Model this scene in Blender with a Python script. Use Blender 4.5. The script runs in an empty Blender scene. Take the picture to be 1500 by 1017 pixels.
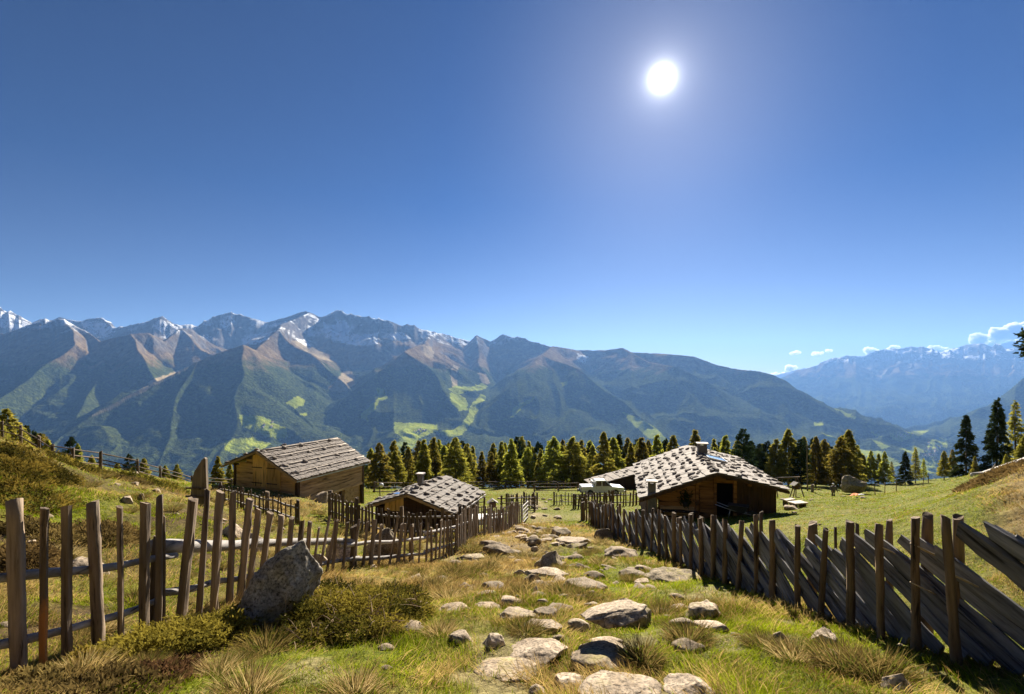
import bpy, bmesh, math, random
import numpy as np
from mathutils import Vector, Matrix

random.seed(7)
RNG = np.random.default_rng(11)
SC = bpy.context.scene
COL = SC.collection
F, CX, CY = 720.0, 750.0, 562.0          # the photograph's focal length, centre column and horizon row
SUNV = Vector((220.0, 720.0, 447.0)).normalized()
SKY_V = .115
HAZE_D, SUN_G1, SUN_G2, SKY_SAT, SKY_S, SUN_E, EXPO = 3.3e-5, 55.0, 1.8, 1.42, .05, 5.0, 1.72

# ------------------------------------------------------------------ noise
def _hash(x, y, z, seed):
    h = (x.astype(np.uint32) * np.uint32(374761393) + y.astype(np.uint32) * np.uint32(668265263)
         + z.astype(np.uint32) * np.uint32(2246822519) + np.uint32((seed * 3266489917) & 0xffffffff))
    h = (h ^ (h >> np.uint32(13))) * np.uint32(1274126177)
    h = (h ^ (h >> np.uint32(15))) * np.uint32(2246822519)
    h = h ^ (h >> np.uint32(16))
    return h.astype(np.float64) / 4294967295.0

def noise(x, y, z=None, seed=0):
    """smooth value noise in -1..1"""
    x = np.asarray(x, float); y = np.asarray(y, float)
    if z is None:
        xi = np.floor(x).astype(np.int64); yi = np.floor(y).astype(np.int64)
        fx = x - xi; fy = y - yi
        fx = fx * fx * fx * (fx * (fx * 6 - 15) + 10); fy = fy * fy * fy * (fy * (fy * 6 - 15) + 10)
        z0 = np.zeros_like(xi)
        a = _hash(xi, yi, z0, seed); b = _hash(xi + 1, yi, z0, seed)
        c = _hash(xi, yi + 1, z0, seed); d = _hash(xi + 1, yi + 1, z0, seed)
        return 2 * ((a + (b - a) * fx) * (1 - fy) + (c + (d - c) * fx) * fy) - 1
    z = np.asarray(z, float)
    xi = np.floor(x).astype(np.int64); yi = np.floor(y).astype(np.int64); zi = np.floor(z).astype(np.int64)
    fx = x - xi; fy = y - yi; fz = z - zi
    fx = fx * fx * (3 - 2 * fx); fy = fy * fy * (3 - 2 * fy); fz = fz * fz * (3 - 2 * fz)
    r = 0
    for dx in (0, 1):
        for dy in (0, 1):
            for dz in (0, 1):
                r = r + _hash(xi + dx, yi + dy, zi + dz, seed) * (fx if dx else 1 - fx) * (fy if dy else 1 - fy) * (fz if dz else 1 - fz)
    return 2 * r - 1

def fbm(x, y, o=4, seed=0):
    r = 0; a = 1; s = 0
    for i in range(o):
        r = r + a * noise(x * 2 ** i + 17.3 * i, y * 2 ** i + 5.1 * i, seed=seed + i); s += a; a *= .5
    return r / s

def sstep(a, b, x):
    t = np.clip((x - a) / (b - a), 0, 1)
    return t * t * (3 - 2 * t)

# ------------------------------------------------------------------ object helpers
WM = {}
def props(o, label=None, cat=None, group=None, kind=None):
    if label: o['label'] = label
    if cat: o['category'] = cat
    if group: o['group'] = group
    if kind: o['kind'] = kind
    return o

def put(o, parent=None, world=None):
    COL.objects.link(o)
    w = world if world is not None else Matrix.Identity(4)
    WM[o] = w
    if parent is not None:
        o.parent = parent
        o.matrix_basis = WM[parent].inverted() @ w
    else:
        o.matrix_basis = w
    return o

def empty(name, loc, rotz=0.0, label=None, cat=None, group=None):
    o = bpy.data.objects.new(name, None)
    o.empty_display_size = .2
    put(o, None, Matrix.Translation(Vector(loc)) @ Matrix.Rotation(rotz, 4, 'Z'))
    return props(o, label, cat, group)

def mesh_np(name, verts, faces_flat, sizes, smooth=True, col=None, attrs=None):
    """verts (n,3); faces_flat loop vertex ids; sizes loops per face"""
    me = bpy.data.meshes.new(name)
    verts = np.ascontiguousarray(verts, dtype=np.float32)
    me.vertices.add(len(verts)); me.vertices.foreach_set('co', verts.ravel())
    me.loops.add(len(faces_flat)); me.loops.foreach_set('vertex_index', np.ascontiguousarray(faces_flat, dtype=np.int32))
    sizes = np.asarray(sizes, dtype=np.int32)
    st = np.zeros(len(sizes), np.int32); st[1:] = np.cumsum(sizes)[:-1]
    me.polygons.add(len(sizes)); me.polygons.foreach_set('loop_start', st)
    me.polygons.foreach_set('use_smooth', np.full(len(sizes), smooth, dtype=bool))
    me.update(calc_edges=True)
    if col is not None:
        a = me.attributes.new('Col', 'FLOAT_COLOR', 'POINT')
        c = np.ones((len(verts), 4), np.float32); c[:, :3] = col
        a.data.foreach_set('color', c.ravel())
    for k, v in (attrs or {}).items():
        a = me.attributes.new(k, 'FLOAT', 'POINT')
        a.data.foreach_set('value', np.ascontiguousarray(v, dtype=np.float32))
    return me

class MB:
    """collects shapes into one mesh (local coordinates)"""
    def __init__(s): s.v = []; s.f = []
    def quadbox(s, corners):
        b = len(s.v); s.v += [tuple(c) for c in corners]
        s.f += [(b, b+3, b+2, b+1), (b+4, b+5, b+6, b+7), (b, b+1, b+5, b+4), (b+1, b+2, b+6, b+5), (b+2, b+3, b+7, b+6), (b+3, b, b+4, b+7)]
    def box(s, x0, x1, y0, y1, z0, z1, m=None):
        c = [(x0,y0,z0),(x1,y0,z0),(x1,y1,z0),(x0,y1,z0),(x0,y0,z1),(x1,y0,z1),(x1,y1,z1),(x0,y1,z1)]
        if m is not None: c = [m @ Vector(p) for p in c]
        s.quadbox(c)
    def beam(s, p0, p1, w, h, up=(0,0,1), taper=1.0):
        p0 = Vector(p0); p1 = Vector(p1); d = (p1 - p0).normalized()
        up = Vector(up)
        sx = d.cross(up)
        if sx.length < 1e-4: sx = d.cross(Vector((1,0,0)))
        sx.normalize(); uy = sx.cross(d)
        c = []
        for p, k in ((p0, 1), (p1, taper)):
            for a, b in ((-1,-1),(1,-1),(1,1),(-1,1)):
                c.append(p + sx*a*w*.5*k + uy*b*h*.5*k)
        s.quadbox(c)
    def tube(s, pts, radii, n=8, cap=True):
        pts = [Vector(p) for p in pts]; b = len(s.v)
        for i, p in enumerate(pts):
            d = (pts[min(i+1, len(pts)-1)] - pts[max(i-1, 0)]).normalized()
            sx = d.cross(Vector((0,0,1)))
            if sx.length < 1e-3: sx = Vector((1,0,0))
            sx.normalize(); sy = d.cross(sx)
            for k in range(n):
                a = 2*math.pi*k/n
                s.v.append(tuple(p + (sx*math.cos(a) + sy*math.sin(a))*radii[i]))
        for i in range(len(pts)-1):
            for k in range(n):
                a0 = b+i*n+k; a1 = b+i*n+(k+1) % n
                s.f.append((a0, a1, a1+n, a0+n))
        if cap:
            s.f.append(tuple(b+k for k in range(n))[::-1]); s.f.append(tuple(b+(len(pts)-1)*n+k for k in range(n)))
    def poly(s, pts):
        b = len(s.v); s.v += [tuple(p) for p in pts]; s.f.append(tuple(range(b, b+len(pts))))
    def prism(s, pts2, y0, y1):
        """polygon in xz extruded along y"""
        b = len(s.v); n = len(pts2)
        s.v += [(p[0], y0, p[1]) for p in pts2] + [(p[0], y1, p[1]) for p in pts2]
        s.f.append(tuple(range(b, b+n))); s.f.append(tuple(range(b+n, b+2*n))[::-1])
        for i in range(n):
            j = (i+1) % n
            s.f.append((b+j, b+i, b+n+i, b+n+j))
    def build(s, name, mat, parent=None, world=None, smooth=False, bevel=0, fix=False):
        me = bpy.data.meshes.new(name)
        me.from_pydata(s.v, [], s.f); me.update()
        if bevel or fix:
            bm = bmesh.new(); bm.from_mesh(me)
            bmesh.ops.recalc_face_normals(bm, faces=bm.faces)
            if bevel: bmesh.ops.bevel(bm, geom=bm.edges[:], offset=bevel, segments=2, affect='EDGES', clamp_overlap=True)
            bm.to_mesh(me); bm.free()
        if smooth: me.polygons.foreach_set('use_smooth', [True]*len(me.polygons))
        me.materials.append(mat)
        o = bpy.data.objects.new(name, me)
        return put(o, parent, world if world is not None else (WM[parent] if parent is not None else Matrix.Identity(4)))

# ------------------------------------------------------------------ materials
def newmat(name):
    m = bpy.data.materials.new(name); m.use_nodes = True
    nt = m.node_tree; nt.nodes.clear()
    out = nt.nodes.new('ShaderNodeOutputMaterial')
    return m, nt, out

def N(nt, t, **kw):
    n = nt.nodes.new(t)
    for k, v in kw.items():
        if k in n.inputs: n.inputs[k].default_value = v
        else: setattr(n, k, v)
    return n

def ramp(nt, fac, stops):
    r = nt.nodes.new('ShaderNodeValToRGB')
    e = r.color_ramp.elements
    while len(e) < len(stops): e.new(.5)
    for i, (p, c) in enumerate(stops):
        e[i].position = p; e[i].color = (*c, 1)
    nt.links.new(fac, r.inputs[0])
    return r.outputs[0]

def mix(nt, fac, a, b, mode='MIX'):
    m = nt.nodes.new('ShaderNodeMix'); m.data_type = 'RGBA'; m.blend_type = mode
    for s, v in ((m.inputs[0], fac), (m.inputs[6], a), (m.inputs[7], b)):
        if hasattr(v, 'is_linked') or hasattr(v, 'links'): nt.links.new(v, s)
        elif isinstance(v, (int, float)): s.default_value = v
        else: s.default_value = (*v, 1)
    return m.outputs[2]

def math_(nt, op, a, b=None, clamp=False):
    m = nt.nodes.new('ShaderNodeMath'); m.operation = op; m.use_clamp = clamp
    for s, v in ((m.inputs[0], a), (m.inputs[1], b)):
        if v is None: continue
        if hasattr(v, 'links'): nt.links.new(v, s)
        else: s.default_value = v
    return m.outputs[0]

def tex_noise(nt, vec, scale, detail=5, rough=.6, sc3=None):
    if sc3 is not None:
        mp = nt.nodes.new('ShaderNodeMapping'); mp.inputs['Scale'].default_value = sc3
        nt.links.new(vec, mp.inputs[0]); vec = mp.outputs[0]
    n = N(nt, 'ShaderNodeTexNoise', Scale=scale, Detail=detail, Roughness=rough)
    nt.links.new(vec, n.inputs['Vector'])
    return n.outputs['Fac']

def wood(name, dark, lite, axis=2, grey=None, rough=.85, scale=1.0, bump=.7):
    """weathered wood with the grain along a local axis, a tone per object"""
    m, nt, out = newmat(name)
    tc = nt.nodes.new('ShaderNodeTexCoord'); oi = nt.nodes.new('ShaderNodeObjectInfo')
    ad = nt.nodes.new('ShaderNodeVectorMath'); ad.operation = 'ADD'
    cm = nt.nodes.new('ShaderNodeVectorMath'); cm.operation = 'SCALE'
    nt.links.new(oi.outputs['Random'], cm.inputs[0]); cm.inputs['Scale'].default_value = 37.0
    nt.links.new(tc.outputs['Object'], ad.inputs[0]); nt.links.new(cm.outputs[0], ad.inputs[1])
    v = ad.outputs[0]
    s = [15*scale]*3; s[axis] = 1.3*scale
    g = tex_noise(nt, v, 1.0, 6, .65, s)
    big = tex_noise(nt, v, 2.2*scale, 3, .5)
    base = ramp(nt, g, [(.28, dark), (.5, tuple((a+b)/2 for a, b in zip(dark, lite))), (.72, lite)])
    if grey: base = mix(nt, math_(nt, 'MULTIPLY_ADD', big, 1.6, True), base, grey)
    tone = math_(nt, 'MULTIPLY_ADD', oi.outputs['Random'], .6)
    tone.node.inputs[2].default_value = .7
    hsv = nt.nodes.new('ShaderNodeHueSaturation'); nt.links.new(base, hsv.inputs['Color']); nt.links.new(tone, hsv.inputs['Value'])
    crack = ramp(nt, g, [(.33, (.18,.17,.16)), (.43, (1,1,1))])
    c = mix(nt, 1.0, hsv.outputs[0], crack, 'MULTIPLY')
    b = N(nt, 'ShaderNodeBsdfPrincipled', Roughness=rough); b.inputs['Specular IOR Level'].default_value = .3
    nt.links.new(c, b.inputs['Base Color'])
    bp = N(nt, 'ShaderNodeBump', Strength=bump, Distance=.02); nt.links.new(g, bp.inputs['Height']); nt.links.new(bp.outputs[0], b.inputs['Normal'])
    nt.links.new(b.outputs[0], out.inputs[0])
    return m


def plain(name, c, rough=.5, metal=0, noise_s=None, amt=.25, spec=.5, coat=0):
    m, nt, out = newmat(name)
    b = N(nt, 'ShaderNodeBsdfPrincipled', Roughness=rough, Metallic=metal)
    b.inputs['Specular IOR Level'].default_value = spec
    b.inputs['Coat Weight'].default_value = coat
    tc = nt.nodes.new('ShaderNodeTexCoord')
    f = tex_noise(nt, tc.outputs['Object'], noise_s or 6.0, 5, .6)
    cc = ramp(nt, f, [(.3, tuple(x*(1-amt) for x in c)), (.7, tuple(min(1, x*(1+amt)) for x in c))])
    nt.links.new(cc, b.inputs['Base Color']); nt.links.new(b.outputs[0], out.inputs[0])
    return m

def leafmat(name, transl=.45, sat=1.0, rnd=.35, tint=1.0):
    """foliage coloured by a vertex colour; light passes through the leaves"""
    m, nt, out = newmat(name)
    at = nt.nodes.new('ShaderNodeAttribute'); at.attribute_name = 'Col'
    oi = nt.nodes.new('ShaderNodeObjectInfo')
    val = math_(nt, 'MULTIPLY_ADD', oi.outputs['Random'], rnd); val.node.inputs[2].default_value = tint*(1 - rnd/2)
    h = nt.nodes.new('ShaderNodeHueSaturation'); h.inputs['Saturation'].default_value = sat
    nt.links.new(at.outputs['Color'], h.inputs['Color']); nt.links.new(val, h.inputs['Value'])
    hue = math_(nt, 'MULTIPLY_ADD', oi.outputs['Random'], .05 if rnd else 0.0); hue.node.inputs[2].default_value = .5-.025*(1 if rnd else 0)
    nt.links.new(hue, h.inputs['Hue'])
    d = N(nt, 'ShaderNodeBsdfDiffuse'); t = N(nt, 'ShaderNodeBsdfTranslucent')
    nt.links.new(h.outputs[0], d.inputs['Color']); nt.links.new(h.outputs[0], t.inputs['Color'])
    ms = N(nt, 'ShaderNodeMixShader'); ms.inputs[0].default_value = transl
    nt.links.new(d.outputs[0], ms.inputs[1]); nt.links.new(t.outputs[0], ms.inputs[2]); nt.links.new(ms.outputs[0], out.inputs[0])
    return m

def rockmat(name, dark, lite, lichen=(.30,.27,.05), lich=.5, sc=1.0):
    m, nt, out = newmat(name)
    tc = nt.nodes.new('ShaderNodeTexCoord'); oi = nt.nodes.new('ShaderNodeObjectInfo')
    ad = nt.nodes.new('ShaderNodeVectorMath'); ad.operation = 'ADD'
    cm = nt.nodes.new('ShaderNodeVectorMath'); cm.operation = 'SCALE'
    nt.links.new(oi.outputs['Random'], cm.inputs[0]); cm.inputs['Scale'].default_value = 53.0
    nt.links.new(tc.outputs['Object'], ad.inputs[0]); nt.links.new(cm.outputs[0], ad.inputs[1]); v = ad.outputs[0]
    a = tex_noise(nt, v, 5*sc, 8, .7); b_ = tex_noise(nt, v, 28*sc, 4, .7); c_ = tex_noise(nt, v, 2.2*sc, 6, .65)
    base = ramp(nt, a, [(.33, dark), (.5, tuple((x+y)/2 for x, y in zip(dark, lite))), (.66, lite)])
    sp = ramp(nt, b_, [(.35, (.25,.24,.22)), (.52, (1,1,1)), (.72, (1.5,1.45,1.4))])
    base = mix(nt, 1.0, base, sp, 'MULTIPLY')
    lm = ramp(nt, c_, [(.56, (0,0,0)), (.68, (lich,lich,lich))])
    base = mix(nt, lm, base, lichen)
    tone = math_(nt, 'MULTIPLY_ADD', oi.outputs['Random'], .5); tone.node.inputs[2].default_value = .75
    h = nt.nodes.new('ShaderNodeHueSaturation'); nt.links.new(base, h.inputs['Color']); nt.links.new(tone, h.inputs['Value'])
    b = N(nt, 'ShaderNodeBsdfPrincipled', Roughness=.9); b.inputs['Specular IOR Level'].default_value = .25
    nt.links.new(h.outputs[0], b.inputs['Base Color'])
    hsum = math_(nt, 'ADD', a, math_(nt, 'MULTIPLY', b_, .4))
    bp = N(nt, 'ShaderNodeBump', Strength=.6, Distance=.03); nt.links.new(hsum, bp.inputs['Height']); nt.links.new(bp.outputs[0], b.inputs['Normal'])
    nt.links.new(b.outputs[0], out.inputs[0])
    return m

M = {}
M['picket'] = wood('picket_wood', (.085,.06,.04), (.30,.225,.16), 2)
M['orange_picket'] = wood('fresh_wood', (.20,.07,.02), (.50,.20,.05), 2)
def stripped(m):
    nt = m.node_tree; b = next(n for n in nt.nodes if n.type == 'BSDF_PRINCIPLED'); old = b.inputs['Base Color'].links[0].from_socket
    tc = nt.nodes.new('ShaderNodeTexCoord'); sp = nt.nodes.new('ShaderNodeSeparateXYZ'); nt.links.new(tc.outputs['Object'], sp.inputs[0])
    h = math_(nt, 'ADD', sp.outputs[2], math_(nt, 'MULTIPLY', tex_noise(nt, tc.outputs['Object'], 5, 4, .6), .7))
    mr = N(nt, 'ShaderNodeMapRange'); mr.inputs[1].default_value = 1.22; mr.inputs[2].default_value = 1.06; nt.links.new(h, mr.inputs[0])
    nt.links.new(mix(nt, mr.outputs[0], old, mix(nt, .65, old, (.62,.24,.05))), b.inputs['Base Color']); return m
M['orange_picket'] = stripped(wood('stripped_picket', (.085,.06,.04), (.30,.225,.16), 2))
M['rail'] = wood('rail_wood', (.16,.15,.15), (.48,.45,.43), 2)
M['rail_y'] = wood('rail_log', (.16,.15,.15), (.48,.45,.43), 1)
M['board'] = wood('grey_board', (.04,.04,.045), (.28,.27,.27), 2)
M['post'] = wood('post_wood', (.07,.045,.025), (.25,.17,.10), 2)
M['darkpost'] = wood('dark_post', (.05,.035,.022), (.17,.12,.075), 2)
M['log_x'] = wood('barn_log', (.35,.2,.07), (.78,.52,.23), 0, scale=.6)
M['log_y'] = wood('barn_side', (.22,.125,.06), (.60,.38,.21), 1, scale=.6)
M['hatch'] = wood('barn_hatch', (.48,.28,.07), (.86,.58,.20), 2, scale=.6)
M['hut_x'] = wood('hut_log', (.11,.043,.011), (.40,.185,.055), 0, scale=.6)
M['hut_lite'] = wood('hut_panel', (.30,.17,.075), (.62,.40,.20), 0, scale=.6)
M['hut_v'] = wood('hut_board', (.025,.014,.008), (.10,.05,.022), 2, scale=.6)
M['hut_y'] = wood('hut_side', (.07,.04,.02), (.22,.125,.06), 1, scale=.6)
M['shingle_x'] = wood('shingle', (.10,.085,.075), (.36,.325,.30), 0, scale=.7)
M['shingle_dark'] = wood('barn_shingle', (.08,.066,.058), (.30,.26,.235), 0, scale=.7)
M['batten'] = wood('batten_wood', (.30,.25,.21), (.62,.55,.48), 1)
M['barge'] = wood('barge_board', (.22,.14,.06), (.48,.34,.17), 0)
M['rock_pale'] = rockmat('pale_granite', (.20,.15,.10), (.54,.44,.33), lich=.25)
M['rock_grey'] = rockmat('grey_granite', (.12,.088,.055), (.36,.285,.20), lich=.45)
M['rock_dark'] = rockmat('lichen_granite', (.11,.085,.05), (.42,.34,.23), lich=.85)
M['boulder_rock'] = rockmat('boulder_rock', (.15,.135,.11), (.50,.455,.38), (.34,.30,.06), lich=.7)
M['roofstone'] = rockmat('roof_stone', (.10,.085,.075), (.38,.33,.29), lich=.15)
M['plaster'] = plain('chimney_render', (.16,.145,.125), .9, noise_s=9)
M['slate'] = plain('chimney_slab', (.55,.50,.46), .8, noise_s=9)
M['metal'] = plain('zinc', (.45,.46,.48), .35, .8, 3)
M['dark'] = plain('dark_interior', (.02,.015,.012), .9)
M['white'] = plain('white_paint', (.80,.80,.80), .3, 0, 2, .04, .5, .4)
M['glass'] = plain('car_glass', (.015,.02,.03), .08, 0, 1, .1, .6)
M['tyre'] = plain('rubber', (.02,.02,.02), .8)
M['rim'] = plain('rim_metal', (.4,.4,.42), .35, .9)
M['redlamp'] = plain('red_lamp', (.35,.02,.02), .3)
M['lamp'] = plain('clear_lamp', (.7,.7,.7), .15)
M['black'] = plain('black_plastic', (.03,.03,.03), .5)
M['panel'] = plain('solar_cell', (.10,.16,.28), .12, 0, 3, .1, .9, .8)
M['cloth_white'] = plain('white_cloth', (.78,.77,.75), .8, 0, 4, .06)
M['cloth_orange'] = plain('orange_cloth', (.75,.20,.01), .8, 0, 5, .15)
M['jacket'] = plain('dark_jacket', (.09,.075,.08), .8, 0, 8, .3)
M['trousers'] = plain('dark_trousers', (.02,.02,.025), .85, 0, 8, .3)
M['skin'] = plain('skin', (.45,.26,.18), .55)
M['cap'] = plain('white_cap', (.7,.7,.72), .8)
M['bark'] = wood('bark', (.05,.035,.025), (.17,.125,.09), 2, scale=.7)
M['deadwood'] = wood('bleached_wood', (.30,.28,.25), (.66,.62,.56), 2)
M['snag'] = wood('snag_wood', (.13,.095,.07), (.36,.29,.22), 2, scale=.6)
M['blue'] = plain('blue_sheet', (.12,.25,.42), .5)
M['village'] = plain('village_wall', (.75,.72,.68), .8)
M['village_roof'] = plain('village_roof', (.25,.14,.10), .8)
M['grass'] = leafmat('grass_blade', .5, 1.0, 0.0)
M['juniper'] = leafmat('juniper_needles', .35, 1.0, .2)
M['larch'] = leafmat('larch_needles', .6, 1.0, .5)
M['spruce'] = leafmat('spruce_needles', .22, 1.0, .3)
M['twig'] = plain('dry_twig', (.42,.33,.22), .9)

# ------------------------------------------------------------------ the ground's height
_yk = np.array([-400,-60,-10,0,3,5,10,15,20,26,36,56,80,100,115,150,250,600,1500,2600,4000.])
_zk = np.array([90,10,.5,-1.7,-2.35,-2.85,-4.05,-5.15,-6.3,-7.5,-9.15,-12.8,-17.2,-21.4,-26,-44,-100,-300,-750,-1080,-1100.])
_yt = np.arange(-400, 4000, .1)
_zt = np.interp(_yt, _yk, _zk)
_k = np.ones(21)/21
_zt = np.convolve(np.pad(_zt, 10, mode='edge'), _k, mode='valid')
_k = np.ones(11)/11
_zt = np.convolve(np.pad(_zt, 5, mode='edge'), _k, mode='valid')
_off = -1.7 - np.interp(0, _yt, _zt)

def cap_(e, c=5.0): return np.minimum(e, c + (e - c)*.08)

def ground(x, y, fine=True):
    x = np.asarray(x, float); y = np.asarray(y, float)
    z = np.interp(y, _yt, _zt) + _off*np.exp(-(y/4)**2)
    tl = np.interp(y, [-20,2,5,8,14,18,25,30,37,50,80], [.12,.12,.17,.23,.27,.225,.17,.14,.07,.02,0])
    z = z + cap_(tl*np.maximum(-x-5, 0)) + .22*np.clip(-x-12.2,0,5)*np.exp(-((y-13.5)/3.5)**2) + .15*np.clip(-x-24, 0, 14)*sstep(18,26,y)*(1-sstep(38,60,y))
    tr = np.interp(y, [-20,2,5,8,12,15,20,25,35,50,80,110], [.2,.25,.3,.34,.25,.17,.12,.10,.05,.0,.015,0])
    z = z + cap_(tr*np.maximum(x-5.5, 0), 3.6) + .16*np.clip(x-.76*y, 0, 12)*sstep(8,12,y)*(1-sstep(62,100,y))
    g = lambda cx, cy, sx, sy: np.exp(-((x-cx)/sx)**2-((y-cy)/sy)**2)
    z = z + .30*g(-16.0,28.6,4.2,2.0) - .65*g(-13.2,24.6,3.2,2.6) - .7*g(-4.0,27.0,3.6,3.6) + .18*g(-2.6,7.2,1.6,1.6)
    if fine:
        near = (1 - sstep(40, 120, np.hypot(x, y)))
        lane = np.exp(-((x-.3)/3.2)**2)*(1-sstep(20,32,y))
        bank = sstep(5,9,-x)*(1-sstep(25,32,y)) + sstep(.85,1.0,x/np.maximum(y,1))*sstep(6,9,x)*(1-sstep(26,34,y))
        a = .05 + .07*lane + .13*bank
        z = z + near*(a*fbm(x*.9, y*.9, 3, 3) + (.10+.12*lane)*noise(x*.28, y*.28, seed=9) + .03*fbm(x*3.1, y*3.1, 2, 5))
        far = sstep(30,60,y)*(1-sstep(100,140,y))
        z = z + far*.45*noise(x*.06, y*.06, seed=21)
    return z

def gz(x, y): return float(ground(np.array([x]), np.array([y]))[0])

_ys = np.concatenate([np.arange(1.5, 30, .02), np.arange(30, 140, .1)])
def hit(px, py):
    """where the line of sight through a pixel meets the ground"""
    x = (px-CX)/F*_ys; zr = -(py-CY)/F*_ys
    d = zr - ground(x, _ys)
    i = np.nonzero(d <= 0)[0]
    k = i[0] if len(i) else len(_ys)-1
    return Vector((x[k], _ys[k], gz(x[k], _ys[k])))

def at(px, Y, dz=0.0):
    x = (px-CX)/F*Y
    return Vector((x, Y, gz(x, Y)+dz))

def ray(px, py, Y): return Vector(((px-CX)/F*Y, Y, -(py-CY)/F*Y))

def zones(x, y):
    """dryness 0..1, heath 0..1, bare 0..1 of the turf"""
    n = fbm(x*.55, y*.55, 4, 31); n2 = fbm(x*.16+9, y*.16, 3, 41)
    lane = sstep(-5.2,-4.0,x)*(1-sstep(3.8,4.6,x))*(1-sstep(26,30,y))
    dry = .50 + 0*x
    dry = np.where(lane > .5, .52, dry)
    dry = dry + .14*sstep(0,-3,x)*(1-sstep(9,15,y))*lane - .55*sstep(.9,2.4,x)*lane*(1-sstep(13,19,y)) - .7*sum(np.exp(-((x-a_)/s_)**2-((y-b_)/s_)**2) for a_, b_, s_ in ((-3.0,4.2,.55),(-.33,4.0,.5),(-1.75,4.8,.6),(2.6,5.2,.9),(3.2,8.2,1.3),(-6.5,7.5,1.0),(-9.5,12,1.6)))
    leftbank = sstep(4.4,5.5,-x)*(1-sstep(22,30,y))
    dry = dry - .04*leftbank
    mead = np.maximum(sstep(27,34,y), sstep(4.6,5.5,x))
    dry = dry*(1-mead) + mead*(-.05 + .22*noise(x*.09, y*.12, seed=77))
    rb = sstep(.93,1.05,x/np.maximum(y,1))*sstep(6,9,x)*(1-sstep(26,34,y))
    dry = np.maximum(dry, .85*rb)
    dry = np.clip(dry + (.75-.35*mead)*n + (.3-.1*mead)*n2 - .35*np.exp(-((x+9)/2.5)**2-((y-19.5)/3)**2), 0, 1)
    heath = np.clip((leftbank+rb)*(.35 + 1.3*fbm(x*.45+3, y*.45, 3, 51)), 0, 1)
    track = np.exp(-((x-1.2-.02*(y-30))/1.6)**2)*sstep(26,32,y)*(1-sstep(62,75,y))
    bare = np.clip(track*(.25+1.0*fbm(x*.5, y*.35, 3, 61)), 0, 1) + .9*np.exp(-((x-5.3)/1.4)**2-((y-30.5)/2.2)**2)
    bare = bare + np.clip(.45*sstep(.3,.55,fbm(x*1.1+40, y*1.1, 3, 71)), 0, 1)*lane
    return dry, heath, np.clip(bare, 0, 1)

# ------------------------------------------------------------------ ground sheet
def make_ground():
    th = np.concatenate([np.arange(-180,-62,3.0), np.arange(-62,62,.16), np.arange(62,180,3.0)])*math.pi/180
    r = [.5]
    while r[-1] < 150: r.append(r[-1]*1.0105 + .002)
    while r[-1] < 2700: r.append(r[-1]*1.07)
    r = np.array(r); nt_, nr = len(th), len(r)
    R, T = np.meshgrid(r, th, indexing='ij')
    x = (R*np.sin(T)).ravel(); y = (R*np.cos(T)).ravel()
    z = ground(x, y)
    v = np.stack([x, y, z], 1); v = np.vstack([v, [[0, 0, gz(0, 0)]]])
    i = np.arange(nr-1)[:, None]; j = np.arange(nt_)[None, :]; j2 = (j+1) % nt_
    q = np.stack([i*nt_+j, (i+1)*nt_+j, (i+1)*nt_+j2, i*nt_+j2], -1).reshape(-1, 4)[:, ::-1]
    c = nr*nt_
    tri = np.stack([np.full(nt_, c), np.arange(nt_), (np.arange(nt_)+1) % nt_], 1)[:, ::-1]
    flat = np.concatenate([q.ravel(), tri.ravel()]); sizes = np.concatenate([np.full(len(q), 4), np.full(len(tri), 3)])
    d, h, b = zones(v[:, 0], v[:, 1])
    me = mesh_np('ground', v, flat, sizes, True, None, {'dry': d, 'heath': h, 'bare': b})
    m, nt, out = newmat('turf')
    geo = nt.nodes.new('ShaderNodeNewGeometry'); pos = geo.outputs['Position']
    def A(n):
        a = nt.nodes.new('ShaderNodeAttribute'); a.attribute_name = n; return a.outputs['Fac']
    f1 = tex_noise(nt, pos, 9, 6, .7); f2 = tex_noise(nt, pos, 1.7, 5, .6); f3 = tex_noise(nt, pos, 40, 3, .7)
    green = ramp(nt, f1, [(.3, (.03,.04,.005)), (.5, (.12,.135,.012)), (.7, (.24,.24,.022))])
    tan = ramp(nt, f1, [(.3, (.085,.055,.018)), (.5, (.21,.145,.05)), (.7, (.38,.28,.12))])
    heathc = ramp(nt, f1, [(.3, (.03,.022,.01)), (.55, (.09,.06,.025)), (.75, (.14,.11,.04))])
    barec = ramp(nt, f1, [(.3, (.20,.145,.085)), (.6, (.36,.28,.18)), (.8, (.48,.40,.29))])
    df = math_(nt, 'ADD', A('dry'), math_(nt, 'MULTIPLY', math_(nt, 'SUBTRACT', f2, .5), .9), True)
    c = mix(nt, df, green, tan)
    c = mix(nt, A('heath'), c, heathc)
    c = mix(nt, A('bare'), c, barec)
    c = mix(nt, 1.0, c, ramp(nt, f3, [(.3, (.55,.55,.55)), (.6, (1.1,1.1,1.1))]), 'MULTIPLY')
    bs = N(nt, 'ShaderNodeBsdfPrincipled', Roughness=.95); bs.inputs['Specular IOR Level'].default_value = .1
    nt.links.new(c, bs.inputs['Base Color'])
    bp = N(nt, 'ShaderNodeBump', Strength=.8, Distance=.06)
    nt.links.new(math_(nt, 'ADD', f1, math_(nt, 'MULTIPLY', f3, .5)), bp.inputs['Height']); nt.links.new(bp.outputs[0], bs.inputs['Normal'])
    nt.links.new(bs.outputs[0], out.inputs[0])
    me.materials.append(m)
    put(props(bpy.data.objects.new('ground', me), kind='structure'))
make_ground()

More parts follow.
